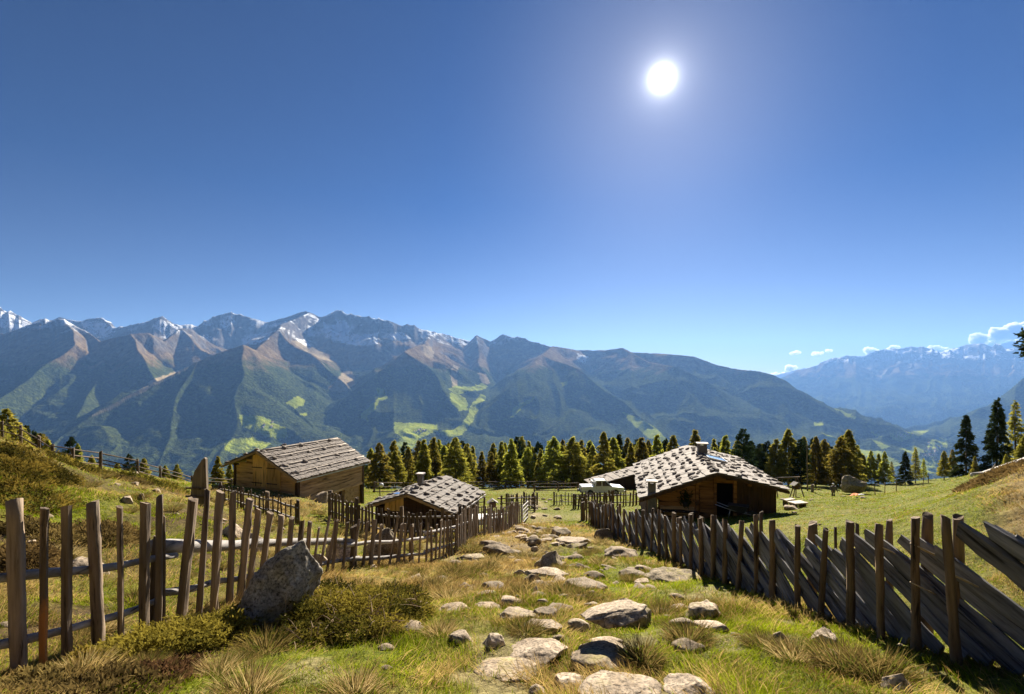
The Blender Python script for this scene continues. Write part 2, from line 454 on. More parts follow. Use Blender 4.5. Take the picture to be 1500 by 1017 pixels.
# ------------------------------------------------------------------ blades (grass, needles)
def blades(base, d, L, w, bend, col, tipk=1.15, facing=None):
    """base (n,3), direction d (n,3), length, width, bend (n,3) offset of the tip, colour (n,3)"""
    n = len(base)
    if facing is None:
        rv = RNG.normal(size=(n, 3)); rv[:, 2] *= .3
    else: rv = facing
    s = np.cross(d, rv); s /= np.linalg.norm(s, axis=1, keepdims=True)+1e-9
    s = s*(w[:, None]*.5)
    mid = base + d*(L*.55)[:, None] + bend*.35
    tip = base + d*L[:, None] + bend
    v = np.stack([base-s, base+s, mid-s*.8, mid+s*.8, tip], 1).reshape(-1, 3)
    o = (np.arange(n)*5)[:, None]
    f = (o + np.array([0,1,3,2, 2,3,4])[None, :]).ravel()
    sizes = np.tile([4, 3], n)
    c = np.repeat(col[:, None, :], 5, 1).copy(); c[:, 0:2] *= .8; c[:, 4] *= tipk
    return v, f, sizes, c.reshape(-1, 3)

def join_parts(parts):
    V, Fa, S, C = [], [], [], []; off = 0
    for v, f, s, c in parts:
        V.append(v); Fa.append(f+off); S.append(s); C.append(c); off += len(v)
    return np.vstack(V), np.concatenate(Fa), np.concatenate(S), np.vstack(C)

# ------------------------------------------------------------------ rocks
ICO = {}
def ico(n):
    if n not in ICO:
        bm = bmesh.new(); bmesh.ops.create_icosphere(bm, subdivisions=n, radius=1)
        bm.verts.ensure_lookup_table()
        ICO[n] = (np.array([v.co[:] for v in bm.verts]), np.array([[v.index for v in f.verts] for f in bm.faces])); bm.free()
    return ICO[n]

def rock_mesh(name, sx, sy, sz, kind='round', seed=0, sub=5, mat=None):
    rg = np.random.default_rng(seed+100)
    v, f = ico(sub); v = v.copy()
    ncut, lo, hi = {'round': (12,.62,.92), 'slab': (15,.55,.88), 'angular': (17,.45,.78), 'point': (10,.5,.85), 'block': (11,.62,.86)}[kind]
    if kind == 'slab': v[:, 2] = np.sign(v[:, 2])*np.abs(v[:, 2])**.45*.8
    for _ in range(ncut):
        n = rg.normal(size=3); n[2] *= .9; n /= np.linalg.norm(n)
        dd = v @ n - rg.uniform(lo, hi)
        v -= np.outer(np.maximum(dd, 0)*.93, n)
    if kind == 'point':
        k = np.clip(v[:, 2], -1, 1); v[:, :2] *= (1.0 - .45*np.maximum(k, 0))[:, None]; v[:, 0] += .25*np.maximum(k, 0)
    if kind == 'block': v[:, 0] += .42*np.maximum(v[:, 2], -.3); v[:, 2] += .12*v[:, 0]
    s = seed*3.7
    v += v*(.09*noise(v[:,0]*2.1+s, v[:,1]*2.1, v[:,2]*2.1+s))[:, None]
    v += v*(.05*noise(v[:,0]*5+s, v[:,1]*5, v[:,2]*5))[:, None] + v*(.02*noise(v[:,0]*13+s, v[:,1]*13, v[:,2]*13))[:, None]
    if kind in ('slab', 'angular'):
        lay = noise(v[:,2]*6+s, v[:,0]*.5, v[:,1]*.5)
        v[:, :2] *= (1+.05*lay)[:, None]
    v /= np.abs(v).max(0)
    v *= np.array([sx, sy, sz])
    me = mesh_np(name, v, f.ravel(), np.full(len(f), 3), True)
    me.materials.append(mat or M['rock_grey'])
    return me

ROCKS = []   # ellipses (x, y, rx, ry) kept free of grass
def rock(box, kind, mat, label, seed, Y=None, rot=0.0, name='rock', group=None, depth=.95, sub=5, sink=.56, cat='rock'):
    x0, y0, x1, y1 = box
    px = (x0+x1)/2
    p = hit(px, y1) if Y is None else at(px, Y)
    w = (x1-x0)/F*p.y; hp = (y1-y0)/F*p.y
    dp = w*depth
    h = max(.24*hp, hp - max(.08, (y1-CY)/F-.25)*dp)
    c = Vector((p.x, p.y + dp*.38, 0)); c.z = gz(c.x, c.y)
    full = h*.95/(1-sink)
    me = rock_mesh(name, w*.56, dp*.56, full*.56, kind, seed, sub, M[mat])
    o = bpy.data.objects.new(name, me)
    slope = math.atan(-.22)
    put(o, None, Matrix.Translation((c.x, c.y, c.z + full*.5 - full*sink - .0)) @ Matrix.Rotation(slope*.6, 4, 'X') @ Matrix.Rotation(rot, 4, 'Z'))
    props(o, label, cat, group)
    ROCKS.append((c.x, c.y, w*.5, dp*.5))
    return o

RK = [
 ((703,793,752,811),'round','rock_grey','rounded brown grey stone beside the end of the pale picket fence'),
 ((700,789,732,800),'slab','rock_grey','low flat stone just behind a rounded stone next to the picket fence'),
 ((668,811,716,822),'slab','rock_dark','thin dark slab half buried in tan grass under the picket fence'),
 ((772,789,794,799),'round','rock_grey','small grey stone on green turf just below the lane fence gap'),
 ((808,769,843,786),'angular','rock_grey','leaning grey stone at the far top of the stony track'),
 ((804,785,874,798),'slab','rock_pale','wide flat pale slab across the far part of the stony track'),
 ((874,775,904,789),'round','rock_grey','rounded grey boulder near the far end of the board fence'),
 ((832,792,862,804),'angular','rock_dark','small dark angular stone touching the wide pale slab'),
 ((784,803,832,832),'point','rock_dark','dark peaked stone standing up out of the track grass'),
 ((773,829,838,845),'slab','rock_pale','pale flat stone in front of the dark peaked stone'),
 ((823,839,890,864),'round','rock_grey','broad smooth brown stone behind the dark grass tussock'),
 ((766,838,791,857),'angular','rock_dark','dark blocky stone left of the broad smooth stone'),
 ((884,799,942,819),'slab','rock_grey','layered grey slab lying across the track near the board fence'),
 ((956,826,1032,852),'slab','rock_dark','long dark split slab in the green turf near the board fence shadow'),
 ((907,829,946,844),'round','rock_grey','rounded grey stone with a tussock growing at its front'),
 ((703,851,739,867),'slab','rock_grey','thin leaning stone in dry grass on the left of the track'),
 ((671,851,689,861),'angular','rock_grey','small square dark stone alone in the dry grass'),
 ((642,877,694,895),'round','rock_grey','low rounded stone at the right edge of the juniper bush'),
 ((690,876,733,892),'slab','rock_grey','flat brownish stone beside the low rounded stone by the juniper'),
 ((721,882,795,910),'round','rock_grey','large humped grey stone in the middle of the track'),
 ((782,887,820,905),'round','rock_grey','stone leaning on the right side of the large humped stone'),
 ((762,906,820,925),'slab','rock_grey','flat grey stone sunk in turf below the large humped stone'),
 ((829,905,865,927),'round','rock_pale','pale egg shaped stone half hidden in tan grass mid track'),
 ((885,876,964,922),'angular','rock_grey','large angular grey boulder with a sloping top right of mid track'),
 ((1010,877,1064,907),'slab','rock_pale','pale pinkish slab alone on the bright green turf'),
 ((654,921,693,942),'round','rock_pale','small pale rounded stone at the left edge of the track'),
 ((699,922,739,951),'point','rock_pale','small sharp triangular stone with one dark side'),
 ((740,934,834,974),'round','rock_pale','big pale rounded boulder in the lower track'),
 ((698,965,789,994),'round','rock_grey','long grey stone with dark pits at the lower left of the track'),
 ((845,930,957,978),'slab','rock_grey','big lower half of a split stone with a sunlit slab on it'),
 ((876,980,950,1014),'angular','rock_grey','grey domed stone near the bottom of the track'),
 ((984,977,1060,1024),'slab','rock_pale','broad pale pink slab at the bottom of the track'),
 ((772,995,804,1020),'angular','rock_pale','small knobbly pale stone at the bottom of the track'),
 ((812,981,867,1008),'slab','rock_pale','narrow pale stone slab slanting down beside the domed stone'),
 ((852,1006,972,1030),'slab','rock_pale','flat pale slab cut by the lower edge of the picture'),
 ((779,857,791,870),'angular','rock_pale','little white stone shining in the middle of the track'),
 ((1131,925,1163,951),'point','rock_dark','dark rounded stone in tall grass in front of the board fence'),
 ((1194,917,1237,948),'point','rock_pale','pale triangular stone poking out of grass at the fence shadow edge'),
 ((1298,970,1345,1014),'point','rock_pale','pale pointed stone lit at its edge beside the board fence foot'),
 ((984,882,1010,895),'round','rock_pale','small pale stone between the angular boulder and the pink slab'),
 ((844,823,858,833),'angular','rock_grey','little grey stone above the broad smooth stone'),
 ((72,813,132,840),'round','rock_pale','pale rock in dry grass behind the near picket fence'),
 ((320,768,350,787),'slab','rock_pale','pale slab on the slope behind the leaning pickets'),
 ((342,777,386,805),'angular','rock_pale','broken pale rock behind the leaning pickets near the big boulder'),
 ((470,788,516,826),'slab','rock_pale','pale leaning slab behind pickets next to the thick corner post'),
 ((446,806,476,830),'angular','rock_pale','pale block behind pickets directly above the big boulder'),
 ((455,719,478,736),'angular','rock_pale','pale wedge shaped rock beside the corner of the hay barn'),
 ((500,740,523,752),'slab','rock_pale','pale flat stone by the side door of the hay barn'),
 ((180,690,201,699),'round','rock_pale','white rock behind the thin rail fence'),
 ((172,727,190,735),'slab','rock_pale','small pale slab on the heathery bank'),
 ((200,723,208,732),'slab','rock_grey','flat grey stone on the bank below the thin rail fence'),
]
for i, (b, k, mt, lab) in enumerate(RK):
    rock(b, k, mt, lab, i, rot=random.uniform(-.35, .35), sub=5 if (b[2]-b[0]) > 40 else 4)
# the sunlit upper half of the split stone lies on its lower half
p = hit(900, 958)
me = rock_mesh('rock', 56/F*p.y*.98, .30, .085, 'slab', 301, 5, M['rock_pale'])
o = put(bpy.data.objects.new('rock', me), None, Matrix.Translation((p.x+.02, p.y+.22, p.z+.30)) @ Matrix.Rotation(-.22, 4, 'Y') @ Matrix.Rotation(-.2, 4, 'X'))
props(o, 'sunlit slab resting on top of the big split stone', 'rock')
rock((339,772,449,913),'block','boulder_rock','huge grey lichen spotted boulder beside the near picket fence', 77, Y=6.25, rot=.0, name='boulder', depth=.8, sub=6, sink=.2, cat='boulder')
rock((533,762,578,812),'point','rock_dark','tall pointed dark boulder between the two picket fences', 78, Y=13.6, name='boulder', depth=.7, sub=5, sink=.15, cat='boulder')
rock((1242,706,1276,735),'angular','rock_dark','large sloping dark boulder in the meadow under the larches', 79, Y=58, name='boulder', depth=.8, sub=5, sink=.15, cat='boulder')

# small stones strewn on the track
SMALL = [rock_mesh('stone', 1, .8, .5, k, 400+i, 3, M['rock_pale' if i % 2 else 'rock_grey']) for i, k in enumerate(['round','angular','slab','angular','round','slab'])]
def strew(n, f, label, group, smin, smax):
    k = 0
    while k < n:
        x, y = f()
        if any(((x-a)/(c+.1))**2+((y-b)/(d+.1))**2 < 1 for a, b, c, d in ROCKS): continue
        s = random.uniform(smin, smax)*(.55+y*.03)
        o = bpy.data.objects.new('stone', random.choice(SMALL))
        put(o, None, Matrix.Translation((x, y, gz(x, y)+s*(.12 if smax < .3 else -.08))) @ Matrix.Rotation(-.2, 4, 'X') @ Matrix.Rotation(random.uniform(0, 6.3), 4, 'Z') @ Matrix.Diagonal((s, s, s, 1)))
        props(o, label, 'stone', group); ROCKS.append((x, y, s*.8, s*.7)); k += 1
strew(75, lambda: ((lambda y: (random.gauss(.7, 1.3+.0*y), y))(random.uniform(4.4, 22))), 'small loose stone strewn among the grass of the stony track', 'small stones on the track', .05, .15)
strew(85, lambda: ((lambda y: (random.gauss(.8, 1.15), y))(random.uniform(4.2, 24))), 'flat pale slab half sunk in the turf among the stones of the track', 'flat slabs on the track', .16, .34)
strew(40, lambda: ((lambda y: (random.gauss(1.2, 2.0), y))(random.uniform(24, 55))), 'small pale stone on the worn turf between the huts', 'small stones on the turf', .07, .2)
strew(26, lambda: (random.uniform(-17,-6), random.uniform(6, 20)), 'small pale stone on the heathery bank', 'small stones on the bank', .06, .2)
strew(24, lambda: (random.uniform(7, 26), random.uniform(8, 40)), 'small pale stone in the meadow past the board fence', 'small stones in the meadow', .05, .14)

# ------------------------------------------------------------------ sticks: pickets, rails, posts, split boards
def stick_mesh(name, L, w, t, kind, seed, rings=9, taper=.9, bow=(0, 0), mat=None, sides=8):
    rg = np.random.default_rng(seed)
    a = np.arange(sides)*2*math.pi/sides + .39
    ca, sa = np.cos(a), np.sin(a)
    if kind == 'round': ex = 1.0
    elif kind == 'split': ex = .7
    else: ex = .35
    sx = np.sign(ca)*np.abs(ca)**ex; sy = np.sign(sa)*np.abs(sa)**ex
    rad = 1 + rg.normal(0, .10 if kind != 'board' else .05, sides)
    zz = np.linspace(0, 1, rings); V = []
    ph = rg.uniform(0, 50)
    for i, k in enumerate(zz):
        wob = 1 + .10*noise(np.array([k*L*2.2+ph]), np.array([0.5]), seed=seed % 97)[0]
        tw = (1+(taper-1)*k)*wob
        if kind == 'board': tw = wob*(1 - .25*max(0, k-.93)/.07)
        edge = (.05*w if kind != 'board' else .035*w)*rg.normal(0, 1, sides)
        x = (sx*rad*w/2)*tw + edge + bow[0]*math.sin(math.pi*k) + .015*w*rg.normal()
        y = (sy*rad*t/2)*tw + bow[1]*math.sin(math.pi*k)
        z = np.full(sides, k*L)
        if i == rings-1: z = z + sx*rg.uniform(-.25, .25)*w + sy*rg.uniform(-.2, .2)*t + rg.normal(0, .04*w, sides)
        V.append(np.stack([x, y, z], 1))
    V = np.vstack(V); f = []; s = []
    for i in range(rings-1):
        for k in range(sides):
            f += [i*sides+k, i*sides+(k+1) % sides, (i+1)*sides+(k+1) % sides, (i+1)*sides+k]; s.append(4)
    f += list(range(sides))[::-1]; s.append(sides); f += [(rings-1)*sides+k for k in range(sides)]; s.append(sides)
    me = mesh_np(name, V, np.array(f), s, False)
    if kind == 'round': me.polygons.foreach_set('use_smooth', [True]*((rings-1)*sides) + [False, False])
    me.materials.append(mat)
    return me

_sid = [0]
def stick(name, p0, p1, w, t, mat, parent=None, kind='split', side=(1, 0, 0), label=None, **kw):
    p0 = Vector(p0); p1 = Vector(p1); z = p1-p0; L = z.length; z.normalize()
    x = Vector(side); x = (x - z*x.dot(z)).normalized(); y = z.cross(x)
    _sid[0] += 1
    me = stick_mesh(name, L, w, t, kind, _sid[0], mat=M[mat], **kw)
    o = bpy.data.objects.new(name, me)
    W = Matrix.Translation(p0) @ Matrix((x, y, z)).transposed().to_4x4()
    put(o, parent, W)
    if label: o['label'] = label
    return o

def pathfun(pts):
    pts = np.array(pts, float); d = np.r_[0, np.cumsum(np.hypot(*np.diff(pts, axis=0).T))]
    # smooth with a Catmull-like resample
    s = np.linspace(0, d[-1], 400)
    x = np.interp(s, d, pts[:, 0]); y = np.interp(s, d, pts[:, 1])
    k = np.ones(15)/15
    xs = np.convolve(np.pad(x, 7, mode='reflect', reflect_type='odd'), k, 'valid'); ys = np.convolve(np.pad(y, 7, mode='reflect', reflect_type='odd'), k, 'valid')
    return s, xs, ys, d[-1]

# ---- near picket fence on the left of the track
LP = [(-5.35,3.6),(-4.72,4.45),(-4.6,4.56),(-4.4,5.3),(-4.35,6.0),(-4.27,6.6),(-4.33,7.5),(-4.3,9.0),(-3.95,10.6),(-3.5,11.5),(-3.0,12.2),(-2.4,13.2),(-1.75,15.2),(-1.45,17.6),(-.9,20),(-.1,23.5),(.45,26.5)]
s_, xs_, ys_, Ltot = pathfun(LP)
def on_path(s): return np.interp(s, s_, xs_), np.interp(s, s_, ys_)
pxs_ = CX + F*xs_/ys_
def s_at_px(px): return float(np.interp(px, pxs_, s_))
fence = empty('picket_fence', (-4.3, 7.5, gz(-4.3, 7.5)), 0, 'long crooked picket fence of split poles along the left of the stony track', 'fence')
FIRST = [(28,945,22,732,21),(63,935,66,745,11),(97,922,97,742,14),(146,915,136,735,18),(178,897,176,743,9.5),(210,888,213,736,11.5),(231,877,234,726,13),(240,872,240,756,6),(263,868,283,731,13.5),(290,852,304,718,10),(312,842,322,720,13),(336,834,342,720,9.5),(349,832,366,731,10.5),(360,830,379,746,9),(378,828,396,751,9),(399,824,413,755,8.5),(417,822,427,759,7.5),(434,820,443,763,7.5),(447,820,454,764,7)]
def dirs(s):
    x0, y0 = on_path(s-.15); x1, y1 = on_path(s+.15); d = Vector((x1-x0, y1-y0, 0)).normalized(); return d, Vector((d.y, -d.x, 0))
for i, (bx, by, tx, ty, wp) in enumerate(FIRST):
    s = s_at_px(bx); x, y = on_path(s); d, nrm = dirs(s)
    b = Vector((x, y, gz(x, y)-.12))
    top = ray(tx, ty, y + (.03 if i > 7 else 0))
    w = wp/F*y
    stick('picket', b, top, w, w*random.uniform(.6, .95), 'orange_picket' if i == 1 else 'picket', fence, 'split' if i % 3 else 'round', (1, -.2, 0), 'picket with a fresh orange stripped lower half' if i == 1 else None, rings=10, taper=random.uniform(.82, .98))
s = s_at_px(456); npk = 0
while s < Ltot-.1:
    x, y = on_path(s); d, nrm = dirs(s)
    px = CX+F*x/y
    step = random.uniform(.20, .34) if px < 640 else random.uniform(.17, .26)
    h = random.uniform(.98, 1.18)*(1 if px < 640 else 1.08)
    lean = (.24 if px < 525 else .16 if px < 600 else .05) + random.gauss(0, .05)
    thick = random.random() < .12
    w = random.uniform(.055, .085) if not thick else random.uniform(.11, .16)
    if px > 655: w *= 1.25
    b = Vector((x, y, gz(x, y)-.1)); top = b + Vector((0, 0, h+.1)) + d*lean*h + nrm*random.gauss(0, .03)
    stick('picket', b, top, w, random.uniform(.04, .07), 'picket', fence, 'split', d, rings=6, taper=random.uniform(.8, .98))
    s += step; npk += 1
    if npk > 78: break
for px, hh, w in ((247, 1.25, .17), (527, 1.0, .19), (612, 1.1, .16), (690, 1.25, .18), (724, 1.2, .17), (757, 1.25, .18)):
    s = s_at_px(px); x, y = on_path(s); d, nrm = dirs(s); q = Vector((x, y, 0)) - nrm*.22
    q.z = gz(q.x, q.y); stick('post', q-Vector((0,0,.15)), q+Vector((random.gauss(0,.03),0,hh)), w, w*.9, 'darkpost', fence, 'round', rings=8)
def railrun(sa, sb, h0, h1, r, mat, parent, off=-.11, n=14, sag=.05):
    P_, R_ = [], []
    ph = random.uniform(0, 90)
    for k in range(n+1):
        t = k/n; s = sa+(sb-sa)*t; x, y = on_path(s); d, nrm = dirs(s)
        q = Vector((x, y, 0)) + nrm*off
        q.z = gz(q.x, q.y)*.0 + (gz(*on_path(sa))+h0)*(1-t) + (gz(*on_path(sb))+h1)*t - sag*math.sin(math.pi*t)
        q.z = .5*q.z + .5*(float(ground(np.array([q.x]), np.array([q.y]), False)[0]) + h0+(h1-h0)*t)
        q.z += .035*noise(np.array([s*1.6+ph]), np.array([.3]))[0]; q += nrm*.03*noise(np.array([s*1.9+ph]), np.array([5.3]))[0]
        P_.append(q); R_.append(r*(1-.25*t)*(1+.12*noise(np.array([s*3+ph]), np.array([9.]))[0]))
    m = MB(); m.tube(P_, R_, 8); return m.build('rail', M['rail_y'], parent, Matrix.Identity(4), smooth=True)
a = lambda px: s_at_px(px)
railrun(0, a(272), .98, .93, .052, 'rail', fence); railrun(.0, a(250), .30, .42, .05, 'rail', fence)
railrun(a(243), a(530), 1.08, .62, .085, 'rail', fence, -.2, 18, .0); railrun(a(246), a(420), .5, .38, .05, 'rail', fence)
railrun(a(505), a(640), .62, .66, .05, 'rail', fence); railrun(a(515), a(640), .22, .2, .05, 'rail', fence)
railrun(a(628), a(722), .8, .85, .05, 'rail', fence); railrun(a(628), a(722), .3, .3, .05, 'rail', fence)
railrun(a(715), Ltot-.05, .85, .9, .05, 'rail', fence); railrun(a(715), Ltot-.05, .35, .35, .05, 'rail', fence)
railrun(a(395), a(530), .30, .25, .05, 'rail', fence)

# ---- generic small picket fence between plan points
def picket_run(name, label, pts, h, step, w, mat='darkpost', lean=0.0, rails=(.75, .25), posts=True, post_h=None, jitter=.05, group=None):
    s2, x2, y2, T = pathfun(pts)
    c = len(x2)//2
    root = empty(name, (x2[c], y2[c], gz(x2[c], y2[c])), 0, label, 'fence', group)
    s = 0.0; n = 0
    while s <= T+1e-6 and n < 98:
        x = np.interp(s, s2, x2); y = np.interp(s, s2, y2)
        e = min(s+.1, T); b0 = max(e-.2, 0)
        d = Vector((np.interp(e, s2, x2)-np.interp(b0, s2, x2), np.interp(e, s2, y2)-np.interp(b0, s2, y2), 0)).normalized()
        b = Vector((x, y, gz(x, y)-.08)); hh = h*random.uniform(.88, 1.1)
        top = b+Vector((0, 0, hh+.08)) + d*(lean+random.gauss(0, jitter))*hh
        stick('picket', b, top, w*random.uniform(.75, 1.25), w*.5, mat, root, 'split', d, rings=4)
        s += step*random.uniform(.8, 1.2); n += 1
    for rh in rails:
        P_ = []; 
        for k in range(9):
            s = T*k/8; x = np.interp(s, s2, x2); y = np.interp(s, s2, y2); P_.append(Vector((x+.03, y+.05, gz(x, y)+rh*h)))
        m = MB(); m.tube(P_, [.04]*9, 6); m.build('rail', M['rail_y'], root, Matrix.Identity(4), smooth=True)
    if posts:
        k = max(1, int(round(T/2.4)))
        for i in range(k+1):
            s = T*i/k; x = np.interp(s, s2, x2); y = np.interp(s, s2, y2); q = Vector((x+.02, y+.12, gz(x, y)))
            stick('post', q-Vector((0,0,.1)), q+Vector((0,0,(post_h or h*1.1))), .16, .15, mat, root, 'round', rings=4)
    return root

def rail_run(name, label, pts, h, nr, mat='darkpost', rad=.035, pstep=None, postw=.13, group=None):
    """posts standing at the given plan points, rails from post to post"""
    c = pts[len(pts)//2]
    root = empty(name, (c[0], c[1], gz(*c)), 0, label, 'fence', group)
    tops = []
    for (x, y) in pts:
        b = Vector((x, y, gz(x, y))); hh = h*random.uniform(.93, 1.08)
        stick('post', b-Vector((0,0,.1)), b+Vector((random.gauss(0,.04), 0, hh)), postw, postw*.9, mat, root, 'round', rings=5)
        tops.append(b)
    for i in range(len(pts)-1):
        for k in range(nr):
            zh = h*(.93 - k*.8/max(nr-1, 1)) if nr > 1 else h*.8
            p0 = tops[i]+Vector((0, -.08, zh+random.gauss(0,.03))); p1 = tops[i+1]+Vector((0, -.08, zh+random.gauss(0,.03)))
            d = (p1-p0).normalized()*.12
            stick('rail', p0-d, p1+d, rad*2, rad*1.8, mat, root, 'round', (0, 1, .1), rings=6)
    return root

picket_run('picket_fence', 'dark low picket fence on the slope below the hay barn gable', [(-12.9,21.6),(-10.3,19.6),(-7.9,18.0)], .80, .30, .08, lean=.0)
picket_run('picket_fence', 'dark uneven picket fence in front of the small stone roofed hut', [(-8.35,22.4),(-6.2,20.2),(-3.9,18.9),(-1.95,18.2)], 1.12, .21, .12, jitter=.04)
rail_run('rail_fence', 'thin three rail fence running along the crest of the left bank', [(-32.5,31),(-28.6,29),(-25.8,27),(-24,25.7),(-22.4,25),(-24.3,29),(-23.6,31),(-23.6,33),(-24.1,37),(-23.4,41),(-21.5,44)][3:], 1.15, 4, rad=.035, postw=.17)
rail_run('rail_fence', 'short rail fence high on the bank above the heather', [(-35.5,33.5),(-31.1,30),(-29,29),(-26.0,27),(-24.2,25.9)], 1.1, 3, rad=.035, postw=.17)
# middle distance fences
picket_run('picket_fence', 'weathered picket fence around the garden corner before the meadow', [(-.4,34.5),(.1,36.3),(1.6,36.6)], 1.05, .22, .10)
picket_run('picket_gate', 'standing open picket gate at the end of the garden fence', [(0.95,39.5),(2.0,39.2)], 1.0, .22, .07, posts=True)
rail_run('rail_fence', 'two bay rail fence behind the small hut roof', [(-3.6,31.5),(-1.9,32.5)], 1.15, 4)
rail_run('rail_fence', 'rail fence between the bird box post and the garden corner', [(-.65,31.5),(1.5,33.0)], 1.15, 4)
rail_run('rail_fence', 'low white capped rail beside the end of the near picket fence', [(.55,27.2),(.95,30.0)], 1.1, 5, mat='rail')
picket_run('picket_fence', 'slim picket fence in front of the white pickup truck', [(3.5,41),(6.0,41),(8.2,40.6)], .98, .25, .07)
picket_run('picket_fence', 'low picket fence beside the big hut with a long striped shadow', [(5.75,38.2),(7.6,38),(9.9,37.6)], 1.12, .24, .14)
picket_run('picket_fence', 'short picket return joining the two fences by the big hut', [(4.55,36.3),(5.6,36.6),(5.75,38.0)], 1.0, .2, .13)
rail_run('rail_fence', 'old rail fence at the far edge of the meadow under the larches', [(-8,77),(-4.5,78),(-1,79),(2.5,79),(5.5,78),(8,76)], 1.2, 3, rad=.07, postw=.22)
rail_run('rail_fence', 'grey rail fence at the foot of the larches behind the hay barn', [(-16,57),(-13,59),(-10,61),(-6,63)], 1.2, 3, rad=.06, postw=.2)
rail_run('rail_fence', 'low rail fence in the meadow left of the pickup truck', [(3.0,66),(6.2,65.5),(8.6,64)], 1.2, 3, rad=.06, postw=.2)
wf = empty('wire_fence', (54, 66, gz(54, 66)), 0, 'thin wire fence posts across the meadow to the right of the boulder', 'fence')
for px, Y in ((1282,56),(1296,60),(1313,62),(1352,66),(1360,70)):
    b = at(px, Y); stick('post', b-Vector((0,0,.1)), b+Vector((random.gauss(0,.06),0,1.35)), .09, .09, 'post', wf, 'round', rings=4)
m = MB(); m.tube([at(px, Y)+Vector((0,0,1.15)) for px, Y in ((1282,56),(1296,60),(1313,62),(1352,66),(1360,70))], [.012]*5, 4); m.build('wire', M['metal'], wf, Matrix.Identity(4))

# ---- board fence of slanting split boards on the right
bf = empty('board_fence', (4.3, 8, gz(4.3, 8)), 0, 'long fence of slanting grey split boards along the right of the track', 'fence')
def bfx(y): return 4.32 + .06*math.sin(y*.5) + (.25*max(0, 4.9-y))
y = 1.9; i = 0; random.seed(23)
while y < 27.6 and i < 99:
    near = y < 11
    hh = random.uniform(1.0, 1.2) + (.2 if y < 3.3 else 0)
    rel = math.radians(random.uniform(32, 41))
    L = (hh-.06)/math.sin(rel)*random.uniform(.95, 1.1)
    g0 = gz(bfx(y), y); sl = (gz(bfx(y+1.2), y+1.2)-g0)/1.2
    # along-ground run, rising across the posts
    dy = L*math.cos(rel); dz = L*math.sin(rel) + sl*dy
    xo = random.uniform(-.05, .05)
    p0 = Vector((bfx(y)+xo, y, g0+.02)); p1 = Vector((bfx(y+dy)+xo+random.gauss(0,.02), y+dy, g0+dz))
    stick('board', p0, p1, (random.uniform(.135, .20) if y < 8 else random.uniform(.18, .235)), random.uniform(.035, .06), 'board', bf, 'board', (0, -.5, 1), rings=9, bow=(random.gauss(0,.015), random.gauss(0,.02)))
    y += random.uniform(.185, .235) if near else random.uniform(.25, .32); i += 1
FP = [(1385,757,1402,.085),(1341,758,1342,.085),(1287,769,1291,.085),(1245,764,1247,.095),(1210,775,1201,.075),(1168,770,1168,.085),(1131,762,1132,.085),(1107,754,1108,.09)]
for tx, ty, bx, w in FP:
    k = (bx-CX)/F; yy = 4.2/k
    b = Vector((4.2, yy, gz(4.2, yy)-.1)); t = ray(tx, ty, yy)
    stick('post', b, t, w, w, 'post', bf, 'round', rings=10)
for tx, ty, w in ((1403,757,.10),(1359,755,.115),(1303,762,.075),(1189,767,.16),(1256,767,.06),(1224,772,.045),(1115,750,.07)):
    yy = 4.48/((tx-CX)/F); b = Vector((4.48, yy, gz(4.48, yy)-.1))
    stick('post', b, ray(tx, ty, yy), w, w, 'post', bf, 'round', rings=8)
y = 9.0
while y < 28.3:
    b = Vector((4.2+.06*math.sin(y*.5), y, gz(4.2, y)-.1))
    stick('post', b, b+Vector((random.gauss(0,.04), random.gauss(0,.05), random.uniform(1.28, 1.48))), random.uniform(.08, .12), .09, 'post', bf, 'round', rings=5)
    if random.random() < .6:
        b2 = b+Vector((.28, random.uniform(-.1,.2), 0)); stick('post', b2, b2+Vector((0, random.gauss(0,.04), random.uniform(1.25, 1.42))), random.uniform(.08,.15), .1, 'post', bf, 'round', rings=5)
    y += random.uniform(.55, .72) if y < 13 else random.uniform(.75, 1.0)
stick('post', Vector((4.1,28.4,gz(4.1,28.4)-.1)), Vector((4.1,28.4,gz(4.1,28.4)+1.05)), .24, .2, 'darkpost', bf, 'round', rings=5)
# withy loops that tie the posts together
for bx, py in ((1341,805),(1341,862),(1290,806),(1400,850)):
    yy = 4.2/((bx-CX)/F); c = ray(bx, py, yy)
    m = MB(); m.tube([(c.x+.12*math.cos(t)+.08, c.y+.065*math.sin(t), c.z-.06*math.cos(t)) for t in np.linspace(0, 6.2, 15)], [.008]*15, 5); m.build('withy_tie', M['twig'], bf, Matrix.Identity(4), smooth=True)

# ---- pointed weathered snag plank behind the picket fence
def snag():
    q = at(292, 17.0); H = (733-668)/F*17.0+.22
    r = empty('weathered_plank', q, 0, 'tall broad pointed weathered plank standing behind the near picket fence', 'plank')
    m = MB(); w = 21/F*17; x0 = -w/2
    pr = [(x0-.12,-.2),(x0+w+.06,-.2),(x0+w+.02,H*.62),(x0+w+.0,H*.97),(x0+w-.05,H*1.0),(x0+w-.14,H*.95),(x0+.10,H*.72),(x0+.03,H*.55),(x0-.02,H*.3)]
    m.prism(pr, -.05, .06)
    b = m.build('plank_body', M['snag'], r, fix=True)
    for k in (.45, .75):
        m = MB(); m.beam((x0-.15, -.10, H*k*.55), (x0+w+.1, -.09, H*k*.5), .05, .06); m.build('cross_peg', M['darkpost'], r)
snag()

